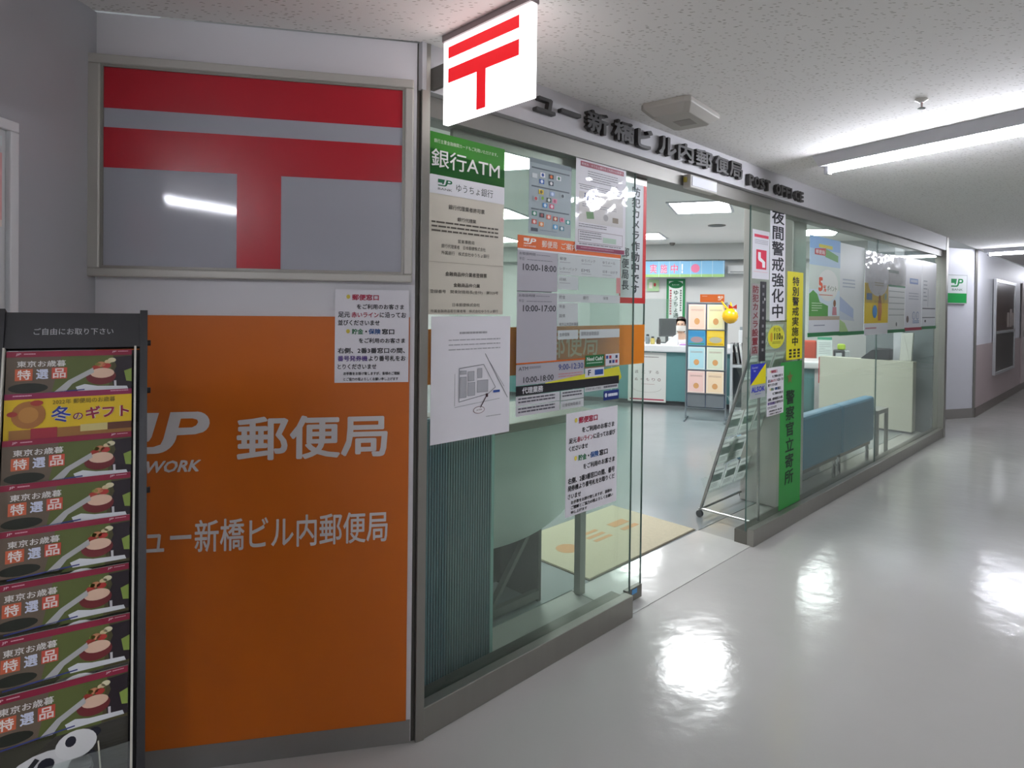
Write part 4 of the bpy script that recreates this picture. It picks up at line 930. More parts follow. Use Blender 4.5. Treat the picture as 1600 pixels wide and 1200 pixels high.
# document tray and paper bag on top of the cabinet
root = empty('document_tray', F.at(6.97, 0.56, FZ + 0.851))
mb = MB(); mb.add([(x, y, z) for x in (0, 0.14) for y, z in ((0, 0), (0.33, 0), (0.33, 0.012), (0.2, 0.12), (0, 0.13))], [(0, 1, 2, 3, 4), (9, 8, 7, 6, 5), (0, 5, 6, 1), (1, 6, 7, 2), (2, 7, 8, 3), (3, 8, 9, 4), (4, 9, 5, 0)], mat('#35383c', 0.4)); mb.build('body', root, Matrix.Identity(4), bevel=0.006)
mb = MB(); mb.box(0.02, 0.12, 0.02, 0.19, 0.131, 0.137, mat('#26282b', 0.4)); mb.build('lid', root, Matrix.Identity(4)); tag(root, 'dark sloped document box on top of the cream cabinet', 'box')
root = empty('paper_bag', F.at(7.0, 0.335, FZ + 0.851))
mb = MB(); mb.add([(0, 0, 0), (0.07, 0, 0), (0.07, 0.13, 0), (0, 0.13, 0), (0, -0.02, 0.34), (0.05, -0.02, 0.34), (0.05, 0.11, 0.33), (0, 0.11, 0.33)], [(0, 1, 2, 3), (4, 7, 6, 5), (0, 4, 5, 1), (1, 5, 6, 2), (2, 6, 7, 3), (3, 7, 4, 0)], mat('#d8d8d0', 0.6)); mb.build('bag_body', root, Matrix.Identity(4), bevel=0.008)
mb = MB(); mb.bar((-0.002, 0.02, 0.02), (-0.002, 0.08, 0.31), 0.004, 0.004, mat('#b4b4aa', 0.6)); mb.build('fold', root, Matrix.Identity(4)); tag(root, 'white paper bag standing on the cream cabinet near the glass', 'bag')

# small things on the low counter
def placard(name, label, x, y, z, w_, h_, col, top, tilt=0.25):
    root = empty(name, J.at(x, y, z) @ Matrix.Rotation(-tilt, 4, 'X'))
    mb = MB(); mb.box(0, w_, 0, 0.006, 0, h_, mat(col, 0.4)); o = mb.build('card', root, Matrix.Identity(4))
    pr = Print(w_, h_); pr.rect(0, 0, 1, 0.12, top); pr.lines(0.1, 0.25, 0.9, 0.8, 7, '#9aa0a2', duty=0.3); pr.mb.build('printed_design', o, Matrix.Identity(4), fix=False)
    mb = MB(); mb.box(w_ * 0.3, w_ * 0.7, 0.006, 0.07, 0.0, 0.012, mat('#b9bcbc', 0.3)); mb.build('foot', root, Matrix.Identity(4)); tag(root, label, 'card stand'); return root
LT = FZ + 0.741
placard('desk_placard', 'slanted white form card with green top on the low counter', 0.72, 9.3, LT + 0.018, 0.19, 0.32, '#d9e2df', '#3fae86')
root = empty('office_chair', J.at(0.58, 10.1, FZ))
mb = MB(); mb.box(-0.2, 0.2, 0.16, 0.21, 0.6, 0.98, mat('#c9553f', 0.7)); mb.build('backrest', root, Matrix.Identity(4), bevel=0.03); bxo('seat', root, -0.22, 0.22, -0.24, 0.2, 0.42, 0.5, mat('#c9553f', 0.7), 0.03)
mb = MB(); mb.tube((0, 0, 0.06), (0, 0, 0.42), 0.03, BLACK); mb.build('column', root, Matrix.Identity(4)); mb = MB(); mb.bar((0, 0.2, 0.45), (0, 0.2, 0.65), 0.04, 0.02, BLACK); mb.build('back_support', root, Matrix.Identity(4))
for i in range(5): mb = MB(); a_ = i * 2 * math.pi / 5; mb.bar((0, 0, 0.06), (0.26 * math.cos(a_), 0.26 * math.sin(a_), 0.03), 0.04, 0.03, BLACK); mb.build('base_arm', root, Matrix.Identity(4))
tag(root, 'orange-red office chair behind the low counter', 'chair')
root = empty('numbering_machine', J.at(0.93, 9.3, LT))
bxo('body', root, 0, 0.14, 0, 0.14, 0, 0.16, mat('#3c4044', 0.4), 0.02); bxo('face', root, 0.02, 0.1, -0.004, 0.0, 0.03, 0.12, mat('#c9cdd0', 0.3)); bxo('lime_cap', root, 0.05, 0.15, 0.02, 0.12, 0.16, 0.24, mat('#b8d63a', 0.5), 0.02)
tag(root, 'small dark desk device with lime green cap on the low counter', 'device')
root = empty('receipt_printer', J.at(0.99, 9.52, LT)); bxo('body', root, 0, 0.17, 0, 0.2, 0, 0.14, mat('#d3d6d8', 0.4), 0.015); bxo('paper_slot', root, 0.03, 0.14, 0.05, 0.1, 0.14, 0.146, mat('#6b7074', 0.4)); tag(root, 'light grey printer on the low counter behind the cabinet', 'printer')

# blue bench units against the glass
BLUE = mat('#4a7f9a', 0.5, noise=0.04, scale=12, bump=0.04, bscale=60)
def bench(x, label):
    root = empty('bench_seat', F.at(x, 0.19, FZ))
    bxo('backrest', root, 0.004, 0.836, 0.0, 0.11, 0.2, 0.625, BLUE, 0.025); bxo('seat', root, 0.004, 0.836, 0.112, 0.58, 0.2, 0.40, BLUE, 0.03); bxo('base_frame', root, 0.03, 0.81, 0.03, 0.55, 0.165, 0.20, mat('#6f7375', 0.3, 0.8))
    for lx in (0.05, 0.79):
        for ly in (0.05, 0.52): mb = MB(); mb.tube((lx, ly, 0), (lx, ly, 0.166), 0.016, CHROME); mb.build('leg', root, Matrix.Identity(4))
    tag(root, label, 'bench', 'blue bench units')
bench(3.53, 'blue padded bench unit nearer the doorway, back against the glass'); bench(4.385, 'blue padded bench unit nearer the side table')
# grey side table
root = empty('side_table', F.at(5.26, 0.17, FZ)); GT = mat('#8e8f88', 0.4)
bxo('top', root, 0, 0.32, 0, 0.42, 0.44, 0.48, GT, 0.003)
for lx in (0.0, 0.29):
    for ly in (0.0, 0.39): bxo('leg', root, lx, lx + 0.03, ly, ly + 0.03, 0, 0.44, GT)
tag(root, 'grey square-legged side table at the end of the bench', 'table')

# door mat
root = empty('door_mat', F.at(1.30, 0.40, FZ) @ Matrix.Rotation(0.01, 4, 'Z'))
MATM = mat('#c6bda4', 0.95, noise=0.10, scale=60, bump=0.3, bscale=220)
bxo('pile', root, 0, 1.05, 0, 0.68, 0, 0.009, MATM, 0.003)
mb = MB(); mb.box(-0.008, 1.058, -0.008, 0.688, 0, 0.004, mat('#6d6657', 0.8)); mb.build('rubber_edge', root, Matrix.Identity(4))
OM = mat('#cc9c70', 0.95, noise=0.15, scale=60)
mb = MB()
mb.lathe([(0.07, 0.0), (0.068, 0.0006)], OM, 16, (0.22, 0.36, 0.0093)); mb.box(0.42, 0.58, 0.30, 0.33, 0.0093, 0.0099, OM); mb.box(0.42, 0.58, 0.36, 0.39, 0.0093, 0.0099, OM); mb.box(0.42, 0.58, 0.42, 0.45, 0.0093, 0.0099, OM); mb.box(0.7, 0.86, 0.30, 0.34, 0.0093, 0.0099, OM); mb.box(0.7, 0.86, 0.38, 0.45, 0.0093, 0.0099, OM)
mb.build('orange_mark', root, Matrix.Identity(4))
tag(root, 'beige door mat with faded orange marks just inside the doorway', 'mat')
# white guide line on the inside floor
mb = MB(); mb.bar((1.95, 1.55, 0.0048), (2.75, 1.62, 0.0048), 0.022, 0.001, mat('#e3e6e6', 0.4)); o = mb.build('floor_tape', None, F.at(0, 0)); tag(o, 'thin white tape line on the inside floor past the mat', 'tape')

# wheeled leaflet stand behind the right glass
root = empty('leaflet_stand', F.at(2.60, 0.53, FZ))
STC = mat('#9d9f9e', 0.25, 0.8)
def lean(z): return -0.318 * z
for x in (0.0, 0.62):
    mb = MB(); mb.tube((x, lean(0.05), 0.05), (x, lean(1.38), 1.38), 0.011, STC); mb.build('sloping_rail', root, Matrix.Identity(4))
    mb = MB(); mb.tube((x, lean(1.34), 1.34), (x, -0.44, 0.05), 0.009, STC); mb.build('rear_leg', root, Matrix.Identity(4))
    mb = MB(); mb.tube((x, -0.01, 0.06), (x, -0.44, 0.06), 0.009, STC); mb.build('base_rail', root, Matrix.Identity(4))
    for y in (-0.01, -0.43):
        mb = MB(); mb.tube((x - 0.01, y, 0.024), (x + 0.01, y, 0.024), 0.024, mat('#57595a', 0.6), 14); c_ = mb.build('caster', root, Matrix.Identity(4))
        mb = MB(); mb.tube((x, y, 0.03), (x, y, 0.062), 0.008, STC); mb.build('stem', c_, Matrix.Identity(4))
for z in (0.06, 1.37):
    mb = MB(); mb.tube((0, lean(z), z), (0.62, lean(z), z), 0.009, STC); mb.build('cross_bar', root, Matrix.Identity(4))
mb = MB(); mb.tube((0, -0.43, 0.06), (0.62, -0.43, 0.06), 0.009, STC); mb.build('cross_bar', root, Matrix.Identity(4))
mb = MB(); mb.add([(0.015, lean(0.12), 0.12), (0.605, lean(0.12), 0.12), (0.605, lean(1.36), 1.36), (0.015, lean(1.36), 1.36)], [(0, 1, 2, 3)], CLEAR)
mb.build('back_sheet', root, Matrix.Identity(4))
for i in range(6):
    z0 = 0.16 + i * 0.2
    mb = MB(); mb.add([(0.02, lean(z0), z0), (0.60, lean(z0), z0), (0.60, lean(z0) + 0.05, z0 + 0.10), (0.02, lean(z0) + 0.05, z0 + 0.10)], [(0, 1, 2, 3)], CLEAR); mb.build('clear_pocket', root, Matrix.Identity(4), fix=False)
LFM = MB(); LFM.add([(0, 0, 0), (0.17, 0, 0), (0.17, 0, 0.185), (0, 0, 0.185)], [(0, 1, 2, 3)], thin_paper('#dfe6e2')); LFM = LFM.mesh('leaflet')
lp = Print(0.17, 0.185); lp.lines(0.1, 0.12, 0.9, 0.2, 2, '#6f7a78', duty=0.5); lp.rect(0.1, 0.3, 0.9, 0.62, '#b5c4c2'); lp.lines(0.1, 0.7, 0.7, 0.9, 3, '#96a09e', duty=0.35); LPM = lp.mb.mesh('printed_design')
RN = ('bottom', 'second', 'third', 'fourth', 'fifth', 'top')
for i in range(6):
    for j in range(3):
        if (i, j) in ((5, 2), (3, 0), (1, 2)): continue
        z0 = 0.17 + i * 0.2
        o = bpy.data.objects.new('leaflet', LFM); COL.objects.link(o)
        o.matrix_world = F.at(2.60 + 0.035 + j * 0.19, 0.53 + lean(z0) + 0.012, FZ + z0) @ Matrix.Rotation(0.30, 4, 'X')
        a_ = bpy.data.objects.new('printed_design', LPM); COL.objects.link(a_); a_.parent = o
        tag(o, 'pale leaflet in the %s row, %s column of the wheeled stand' % (RN[i] if i in (0, 5) else RN[i] + ' lowest', ('doorway-side', 'middle', 'bench-side')[j]), 'leaflet', 'leaflets in the wheeled stand')
mb = MB(); mb.box(0, 0.12, 0, 0.004, 0, 0.2, mat('#e6e8e8', 0.4)); o = mb.build('loose_leaflet', None, F.at(2.80, 0.53 + lean(0.34) + 0.03, FZ + 0.34) @ Matrix.Rotation(0.30, 4, 'X') @ Matrix.Rotation(-0.25, 4, 'Y')); tag(o, 'white curled leaflet slipping from the wheeled stand', 'leaflet')
tag(root, 'leaning wheeled metal leaflet stand with clear pockets by the doorway', 'leaflet stand')

# postcard rack
root = empty('postcard_rack', J.at(-0.945, 8.15, FZ)); RK = mat('#8b9398', 0.35, 0.6)
for x in (0.0, 0.5):
    mb = MB(); mb.tube((x, 0, 0.0), (x, 0, 1.53), 0.011, RK); mb.build('upright', root, Matrix.Identity(4))
    mb = MB(); mb.tube((x, -0.16, 0.012), (x, 0.2, 0.012), 0.012, RK); mb.build('foot', root, Matrix.Identity(4))
for z in (0.165, 1.52): mb = MB(); mb.tube((0, 0, z), (0.5, 0, z), 0.009, RK); mb.build('cross_bar', root, Matrix.Identity(4))
bxo('back_board', root, 0.012, 0.488, 0.004, 0.012, 0.17, 1.51, mat('#5c6e92', 0.5))
for x0 in (0.02, 0.255): bxo('grey_pocket', root, x0, x0 + 0.225, -0.02, -0.004, 0.18, 0.385, mat('#6d7378', 0.4))
rk = [(1.19, 1.50, '#e6c3b0', '#dcd8a8'), (0.985, 1.165, '#4a93b8', '#d9b52a'), (0.675, 0.955, '#a8cfd8', '#c9d2bd'), (0.375, 0.645, '#e8c4bd', '#e8cfae')]
nm = [('peach postcard set at top left of the rack', 'yellow-green postcard set at top right of the rack'), ('blue landscape card at left of the rack, second row', 'yellow landscape card at right of the rack, second row'), ('pale blue postcard set at left of the rack, third row', 'pale green postcard set at right of the rack, third row'), ('pink postcard set at lower left of the rack', 'cream postcard set at lower right of the rack')]
for k, (z0, z1, ca, cb) in enumerate(rk):
    bxo('shelf_lip', root, 0.012, 0.488, -0.03, 0.004, z0 - 0.02, z0 - 0.012, RK)
    for j, c_ in enumerate((ca, cb)):
        o, pr = sheet('postcard_set', nm[k][j], 'postcard', J, -0.945 + 0.022 + j * 0.235, -0.945 + 0.24 + j * 0.235, FZ + z0 - 0.011, FZ + z1, 8.15 - 0.026, mat(c_, 0.5), 0.008, 'postcards in the rack')
        if k == 1: pr.rect(0.06, 0.08, 0.94, 0.4, ('#3f86b5', '#e0c24a')[j]); pr.ell(0.5, 0.62, 0.36, 0.2, ('#a58a8e', '#a9a795')[j], 1); pr.rect(0.06, 0.85, 0.94, 0.93, ('#4a8f6a', '#b9951e')[j], 1)
        else: pr.frame(0.04, 0.03, 0.96, 0.97, 0.03, '#e9e2d8'); pr.lines(0.15, 0.2, 0.85, 0.28, 2, '#a98a80', duty=0.4); pr.ell(0.5, 0.68, 0.16, 0.13, '#cf9a66', 1)
        pr.build(o)
tag(root, 'free-standing grey rack of postcard sets inside the doorway', 'rack')
# yellow balloon with red bow, clipped to the rack
root = empty('yellow_balloon', J.at(-0.40, 8.06, FZ + 1.26))
prof = [(0.002, 0.0), (0.05, 0.012), (0.085, 0.045), (0.1, 0.09), (0.092, 0.135), (0.066, 0.172), (0.03, 0.19), (0.002, 0.195)]
mb = MB(); mb.lathe(prof, mat('#f0b41a', 0.2, spec=0.6), 20); mb.build('balloon_skin', root, Matrix.Identity(4), smooth=True)
mb = MB(); 
for sx in (-1, 1): mb.add([(0.03, -0.03, 0.21), (0.03 + sx * 0.05, -0.05, 0.245), (0.03 + sx * 0.05, -0.01, 0.185), (0.03, 0.0, 0.20)], [(0, 1, 2), (0, 2, 3), (0, 3, 1), (1, 3, 2)], mat('#d53a3e', 0.5))
mb.build('bow', root, Matrix.Identity(4)); mb = MB(); mb.tube((-0.03, 0, 0.18), (-0.11, 0.02, 0.28), 0.016, mat('#f0b41a', 0.25), r1=0.008); mb.tube((0.02, 0, 0.18), (-0.0, 0.02, 0.27), 0.016, mat('#f0b41a', 0.25), r1=0.008); mb.build('knot', root, Matrix.Identity(4))
tag(root, 'shiny yellow balloon with a red bow at top right of the rack', 'balloon')

# white shelf with binders right of the rack
root = empty('white_shelf', J.at(-0.42, 8.62, FZ)); SHW = mat('#dadcdc', 0.4)
bxo('side_panel', root, 0, 0.03, 0, 0.3, 0, 0.98, SHW); bxo('side_panel', root, 0.5, 0.53, 0, 0.3, 0, 0.98, SHW); bxo('shelf', root, 0.03, 0.5, 0, 0.3, 0.66, 0.70, SHW); bxo('bottom_shelf', root, 0.03, 0.5, 0, 0.3, 0.06, 0.09, SHW); bxo('back_panel', root, 0.03, 0.5, 0.285, 0.3, 0.0, 0.98, mat('#4b5054', 0.5))
tag(root, 'open white shelf unit just right of the postcard rack', 'shelf')
cols = ('#3a3531', '#8d8f8e', '#d8d9d8', '#57413a', '#c7cccf')
for i in range(5):
    mb = MB(); mb.box(0, 0.03, 0, 0.2, 0, 0.28, mat(cols[i], 0.5)); o = mb.build('binder', None, J.at(-0.38 + i * 0.055, 8.66, FZ + 0.703) @ Matrix.Rotation(-0.16, 4, 'Y'))
    mb = MB(); mb.box(0.006, 0.024, -0.002, 0.0, 0.16, 0.24, mat('#e3e2dc', 0.5)); mb.build('spine_label', o, Matrix.Identity(4))
    tag(o, ('dark brown', 'grey', 'white', 'maroon', 'pale blue')[i] + ' binder leaning on the white shelf', 'binder', 'binders on the white shelf')
# small counter items (left)
CT = FZ + 0.906
def monitor(x, y, label, rz=0.0):
    root = empty('monitor', J.at(x, y, CT, rz)); K2 = mat('#3b3d3f', 0.35)
    bxo('screen_housing', root, 0, 0.28, 0, 0.04, 0.1, 0.38, K2, 0.008); bxo('screen', root, 0.015, 0.265, -0.002, 0.0, 0.12, 0.36, mat('#22262a', 0.15)); bxo('stand', root, 0.12, 0.16, 0.03, 0.05, 0.01, 0.12, K2); bxo('base', root, 0.06, 0.22, -0.02, 0.12, 0, 0.012, K2); tag(root, label, 'monitor')
monitor(-1.52, 9.56, 'dark monitor on the counter beside the masked clerk', 0.6)
for i, (x, y, c_, h_, l_) in enumerate(((-1.66, 9.3, '#8f9aa0', 0.12, 'small grey bottle on the counter by the monitor'), (-1.58, 9.28, '#c9b86a', 0.09, 'small tan pot on the counter in front of the monitor'), (-1.50, 9.33, '#4a4038', 0.08, 'small dark pot on the counter in front of the monitor'))):
    root = empty('counter_pot', J.at(x, y, CT)); mb = MB(); mb.lathe([(0.03, 0), (0.034, 0.01), (0.034, h_ * 0.8), (0.02, h_)], mat(c_, 0.4), 14); mb.build('body', root, Matrix.Identity(4)); mb = MB(); mb.lathe([(0.022, h_), (0.022, h_ + 0.02), (0.01, h_ + 0.024)], mat('#3b3d3f', 0.4), 14); mb.build('cap', root, Matrix.Identity(4)); tag(root, l_, 'pot')
root = empty('tent_card', J.at(-1.4, 9.2, CT)); mb = MB(); mb.add([(0, 0, 0), (0.2, 0, 0), (0.2, 0.06, 0.17), (0.14, 0.06, 0.13), (0, 0.12, 0), (0.2, 0.12, 0)], [(0, 1, 2, 3), (4, 3, 2, 5), (1, 5, 2), (0, 3, 4)], mat('#e9eaea', 0.5)); mb.build('folded_card', root, Matrix.Identity(4)); mb = MB(); mb.box(0, 0.2, 0.0, 0.12, 0, 0.002, mat('#dfe0e0', 0.5)); mb.build('card_base', root, Matrix.Identity(4)); tag(root, 'white tent card on the counter in front of the clerk', 'card')
root = empty('purple_folder', J.at(-1.17, 9.17, CT)); bxo('cover', root, 0, 0.28, 0, 0.22, 0, 0.01, mat('#a97fd0', 0.5), 0.002); bxo('pink_slip', root, 0.02, 0.2, 0.01, 0.12, 0.0101, 0.012, mat('#d77fc0', 0.5)); tag(root, 'purple folder lying on the counter before the clerk', 'folder')
for i, (x, c_, h_, l_) in enumerate(((-0.14, '#e5e7e8', 0.40, 'tall white card holder at left end of the low counter'), (-0.02, '#2e2d30', 0.30, 'black pen box right of the white shelf'), (0.1, '#cf5a84', 0.24, 'pink tissue box right of the white shelf'))):
    root = empty('desk_organiser', J.at(x - 0.2, 9.3, LT)); bxo('body', root, 0, 0.09, 0, 0.09, 0, h_, mat(c_, 0.4), 0.008); bxo('insert', root, 0.015, 0.075, 0.02, 0.06, h_, h_ + 0.05, mat(('#9aa0a4', '#d8d9d8', '#e7e2e4')[i], 0.5)); tag(root, l_, 'desk organiser')

# banners and signs further back
root = empty('hanging_banner', J.at(-2.05, 11.15, 2.005))
bxo('sheet', root, 0, 1.39, 0, 0.004, 0, 0.285, mat('#8cc3e8', 0.5)); pr = Print(1.39, 0.285); pr.rect(0, 0.82, 1, 1, '#a9cf86')
for i in range(1, 8): pr.rect(i * 0.135 + 0.04, 0, i * 0.135 + 0.044, 1, '#dcebf3', 1)
for i, c in enumerate('実施中！'):
    x = 0.06 + i * 0.135; pr.text(c, x, 0.18, x + (0.09 if c != '！' else 0.02), 0.76, '#f6e7ee', 0.05, 2); pr.text(c, x, 0.18, x + (0.09 if c != '！' else 0.02), 0.76, '#e56f9b' if c != '！' else '#ffffff', 0.015, 4)
pr.ell(0.64, 0.46, 0.055, 0.27, '#ee84a8', 2); pr.build(root)
for x in (0.1, 1.29): mb = MB(); mb.tube((x, 0.0, 0.285), (x, 0.0, 0.31), 0.003, BLACK, 6); mb.build('hanger', root, Matrix.Identity(4))
tag(root, 'light blue campaign banner hanging below the ceiling beam', 'banner')
root = empty('air_conditioner', J.at(-0.62, 11.28, 2.07)); bxo('body', root, 0, 0.75, 0, 0.2, 0, 0.15, mat('#d3d4d4', 0.4), 0.02); bxo('vent', root, 0.05, 0.7, -0.004, 0.0, 0.02, 0.04, mat('#8f9292', 0.5)); tag(root, 'white wall air conditioner right of the hanging banner', 'air conditioner')
o, pr = sheet('vertical_banner', 'tall white banner with green border hanging on back wall', 'banner', J, -1.71, -1.37, 1.15, 1.99, 11.47, mat('#dfe4e0', 0.5))
pr.frame(0, 0, 1, 1, 0.13, '#2f8a52'); pr.ell(0.5, 0.13, 0.38, 0.08, '#1f7a45', 1); pr.text('BANK', 0.3, 0.115, 0.7, 0.145, '#b9d8c4', 0, 2); pr.vtext('ゆうちょ通', 0.36, 0.24, 0.66, 0.86, '#3d5a4c', 0.02); pr.lines(0.72, 0.24, 0.82, 0.72, 9, '#6a756f', 1, 0.7); pr.lines(0.18, 0.24, 0.28, 0.8, 10, '#b4525c', 1, 0.7); pr.build(o)
o, pr = sheet('green_card_poster', 'small pale green poster on back wall near the banner', 'poster', J, -2.07, -1.85, 1.76, 1.98, 11.47, mat('#a9c99a', 0.5)); pr.rect(0.15, 0.25, 0.45, 0.75, '#e9ddd3'); pr.ell(0.65, 0.45, 0.1, 0.16, '#c03a44', 1, 12); pr.build(o)
root = empty('window_signboard', J.at(-0.893, 9.3, 1.54)); bxo('board', root, 0, 0.345, 0, 0.02, 0, 0.12, mat('#e46a1b', 0.45), 0.003); pr = Print(0.345, 0.12); pr.jp(0.74, 0.2, 0.95, 0.7, '#f3dccb', '#e46a1b', 1); pr.lines(0.08, 0.2, 0.3, 0.3, 1, '#f0cdb3'); pr.build(root)
mb = MB(); mb.tube((0.17, 0.025, -0.63), (0.17, 0.025, 0.05), 0.008, STEEL, 8); mb.build('pole', root, Matrix.Identity(4)); tag(root, 'orange counter signboard above the postcard rack', 'sign')
# clear screen above the counter
root = empty('clear_screen', J.at(-2.6, 9.42, CT)); bxo('sheet', root, 0, 1.35, 0, 0.004, 0.02, 0.68, CLEAR)
for x in (0.02, 1.3): bxo('foot', root, x, x + 0.03, -0.06, 0.06, 0, 0.022, STEEL)
tag(root, 'clear acrylic screen standing on the main counter', 'screen')
# writing desk and ribbed panel behind the left glass
root = empty('ribbed_partition', F.at(0.05, 0.20, FZ)); RB = mat('#557680', 0.35, noise=0.05)
bxo('core', root, 0, 0.40, 0.012, 0.03, 0, 1.02, RB)
ribm = MB(); ribm.box(-0.0035, 0.0035, 0, 0.0119, 0.01, 1.015, RB); ribm = ribm.mesh('rib')
for i in range(33):
    r_ = bpy.data.objects.new('rib', ribm); COL.objects.link(r_); r_.parent = root; r_.location = (0.008 + i * 0.0122, 0, 0)
bxo('edge_trim', root, 0.40, 0.415, -0.002, 0.034, 0, 1.03, mat('#9cc0bd', 0.2)); tag(root, 'dark teal ribbed partition standing behind the left end of the glass', 'partition')
root = empty('writing_desk', F.at(0.50, 0.34, FZ)); DK = mat('#4c4f4a', 0.5)
bxo('desk_top', root, -0.02, 0.74, -0.03, 0.46, 0.885, 0.925, mat('#77726a', 0.5), 0.005)
mb = MB(); n = 14; vs = []; 
for i in range(n + 1):
    t_ = i / n; x = 0.02 + 0.60 * t_; y = 0.06 - 0.05 * math.sin(math.pi * t_); zb = 0.36 + 0.07 * t_ * t_
    vs += [(x, y, zb), (x, y, 0.884)]
vs2 = [(x, y + 0.006, z) for x, y, z in vs]; m2 = len(vs)
fs = [(2 * i, 2 * i + 2, 2 * i + 3, 2 * i + 1) for i in range(n)] + [(m2 + 2 * i + 1, m2 + 2 * i + 3, m2 + 2 * i + 2, m2 + 2 * i) for i in range(n)] + [(2 * i, m2 + 2 * i, m2 + 2 * i + 2, 2 * i + 2) for i in range(n)]
mb.add(vs, fs[:n], thin_paper('#dfeae4')); mb.build('curved_front_panel', root, Matrix.Identity(4), smooth=True)
bxo('side_panel', root, 0.44, 0.46, 0.08, 0.42, 0.0, 0.884, DK); bxo('side_panel', root, 0.0, 0.02, 0.08, 0.42, 0.0, 0.884, DK); bxo('back_panel', root, 0.02, 0.44, 0.36, 0.38, 0.02, 0.6, DK)
mb = MB(); mb.bar((0.10, 0.075, 0.03), (0.43, 0.075, 0.45), 0.03, 0.02, mat('#6e716c', 0.4, 0.5)); mb.build('diagonal_brace', root, Matrix.Identity(4)); bxo('bottom_rail', root, 0.02, 0.44, 0.07, 0.10, 0.02, 0.06, mat('#6e716c', 0.4, 0.5))
bxo('front_leg', root, 0.635, 0.675, -0.02, 0.02, 0, 0.885, mat('#8f918c', 0.35, 0.6)); tag(root, 'writing desk with pale curved front panel behind the left glass', 'desk')
# security camera on inside ceiling right
root = empty('security_camera', F.at(4.5, 0.9, 2.24)); mb = MB(); mb.tube((0, 0, 0), (0.22, -0.02, -0.03), 0.05, mat('#d3d5d5', 0.4), 14); mb.build('body', root, Matrix.Identity(4)); mb = MB(); mb.tube((-0.012, 0.001, 0.001), (0, 0, 0), 0.04, BLACK, 14); mb.build('lens', root, Matrix.Identity(4)); mb = MB(); mb.tube((0.1, 0, 0.0), (0.1, 0, INC - 2.24), 0.012, mat('#c3c5c5', 0.4)); mb.build('mount', root, Matrix.Identity(4)); tag(root, 'white bullet security camera above the bonus point poster', 'camera')

# ================================================================== CLERK BEHIND THE COUNTER
root = empty('person', J.at(-1.29, 10.32, FZ))
def skin_mesh(name, pts, edges, m, parent, sub=2, rootv=0):
    me = bpy.data.meshes.new(name); me.from_pydata([p[:3] for p in pts], edges, []); me.update()
    o = bpy.data.objects.new(name, me); COL.objects.link(o); o.parent = parent
    md = o.modifiers.new('skin', 'SKIN'); md.use_smooth_shade = True
    if not me.skin_vertices: me.attributes  # layer is made with the modifier
    sv = me.skin_vertices[0].data if me.skin_vertices else None
    if sv:
        for i, p in enumerate(pts): r_ = p[3]; sv[i].radius = r_ if isinstance(r_, tuple) else (r_, r_)
        sv[rootv].use_root = True
    o.modifiers.new('sub', 'SUBSURF').levels = sub; o.modifiers['sub'].render_levels = sub
    me.materials.append(m); return o
SKIN = mat('#d9b49c', 0.55)
pts = [(0, 0, 0.50, (0.15, 0.11)), (0, 0, 0.68, (0.13, 0.10)), (0, 0, 0.86, (0.15, 0.10)), (0, 0.0, 0.98, (0.09, 0.07)), (0, -0.01, 1.04, 0.048), (0, -0.02, 1.10, 0.06), (0, -0.03, 1.18, (0.072, 0.085)), (0, -0.02, 1.25, (0.07, 0.08)),
       (-0.16, 0.0, 0.94, 0.055), (-0.2, -0.04, 0.72, 0.045), (-0.14, -0.24, 0.80, 0.036), (-0.10, -0.31, 0.86, 0.03), (0.16, 0.0, 0.94, 0.055), (0.2, -0.04, 0.72, 0.045), (0.14, -0.24, 0.80, 0.036), (0.10, -0.31, 0.86, 0.03),
       (-0.09, -0.05, 0.47, 0.08), (-0.1, -0.42, 0.48, 0.06), (-0.1, -0.42, 0.08, 0.04), (0.09, -0.05, 0.47, 0.08), (0.1, -0.42, 0.48, 0.06), (0.1, -0.42, 0.08, 0.04)]
ed = [(0, 1), (1, 2), (2, 3), (3, 4), (4, 5), (5, 6), (6, 7), (3, 8), (8, 9), (9, 10), (10, 11), (3, 12), (12, 13), (13, 14), (14, 15), (0, 16), (16, 17), (17, 18), (0, 19), (19, 20), (20, 21)]
body = skin_mesh('body', pts, ed, SKIN, root)
for sx in (-1, 1):          # five fingers on each hand, resting on the desk edge
    for i, (dx, dy, l_) in enumerate(((-0.018, -0.03, 0.05), (-0.006, -0.034, 0.058), (0.006, -0.033, 0.056), (0.018, -0.028, 0.046), (-0.03 * sx, -0.004, 0.035))):
        mb = MB(); p0 = Vector((sx * 0.10 + dx, -0.33, 0.865)); p1 = p0 + Vector((dx * 0.3, -l_ * 0.6, 0.012)); p2 = p1 + Vector((0, -l_ * 0.4, -0.014)); mb.tube(p0, p1, 0.008, SKIN, 8); mb.tube(p1, p2, 0.0078, SKIN, 8, 0.006); mb.build('finger', root, Matrix.Identity(4), smooth=True)
cl = [(x, y, z, (r_[0] + 0.018, r_[1] + 0.018) if isinstance(r_, tuple) else r_ + 0.014) for x, y, z, r_ in [pts[i] for i in (0, 1, 2, 3, 8, 9, 10, 12, 13, 14)]]
skin_mesh('white_shirt', cl, [(0, 1), (1, 2), (2, 3), (3, 4), (4, 5), (5, 6), (3, 7), (7, 8), (8, 9)], mat('#e3e4e6', 0.7), root)
ve = [(x, y, z, (r_[0] + 0.03, r_[1] + 0.03)) for x, y, z, r_ in [pts[i] for i in (0, 1, 2)]]
skin_mesh('dark_vest', ve, [(0, 1), (1, 2)], mat('#2a2c38', 0.7), root)
bm = bmesh.new(); bmesh.ops.create_uvsphere(bm, u_segments=20, v_segments=14, radius=1.0)
for v in list(bm.verts):
    if v.co.y < -0.35 and v.co.z < 0.45: bm.verts.remove(v)
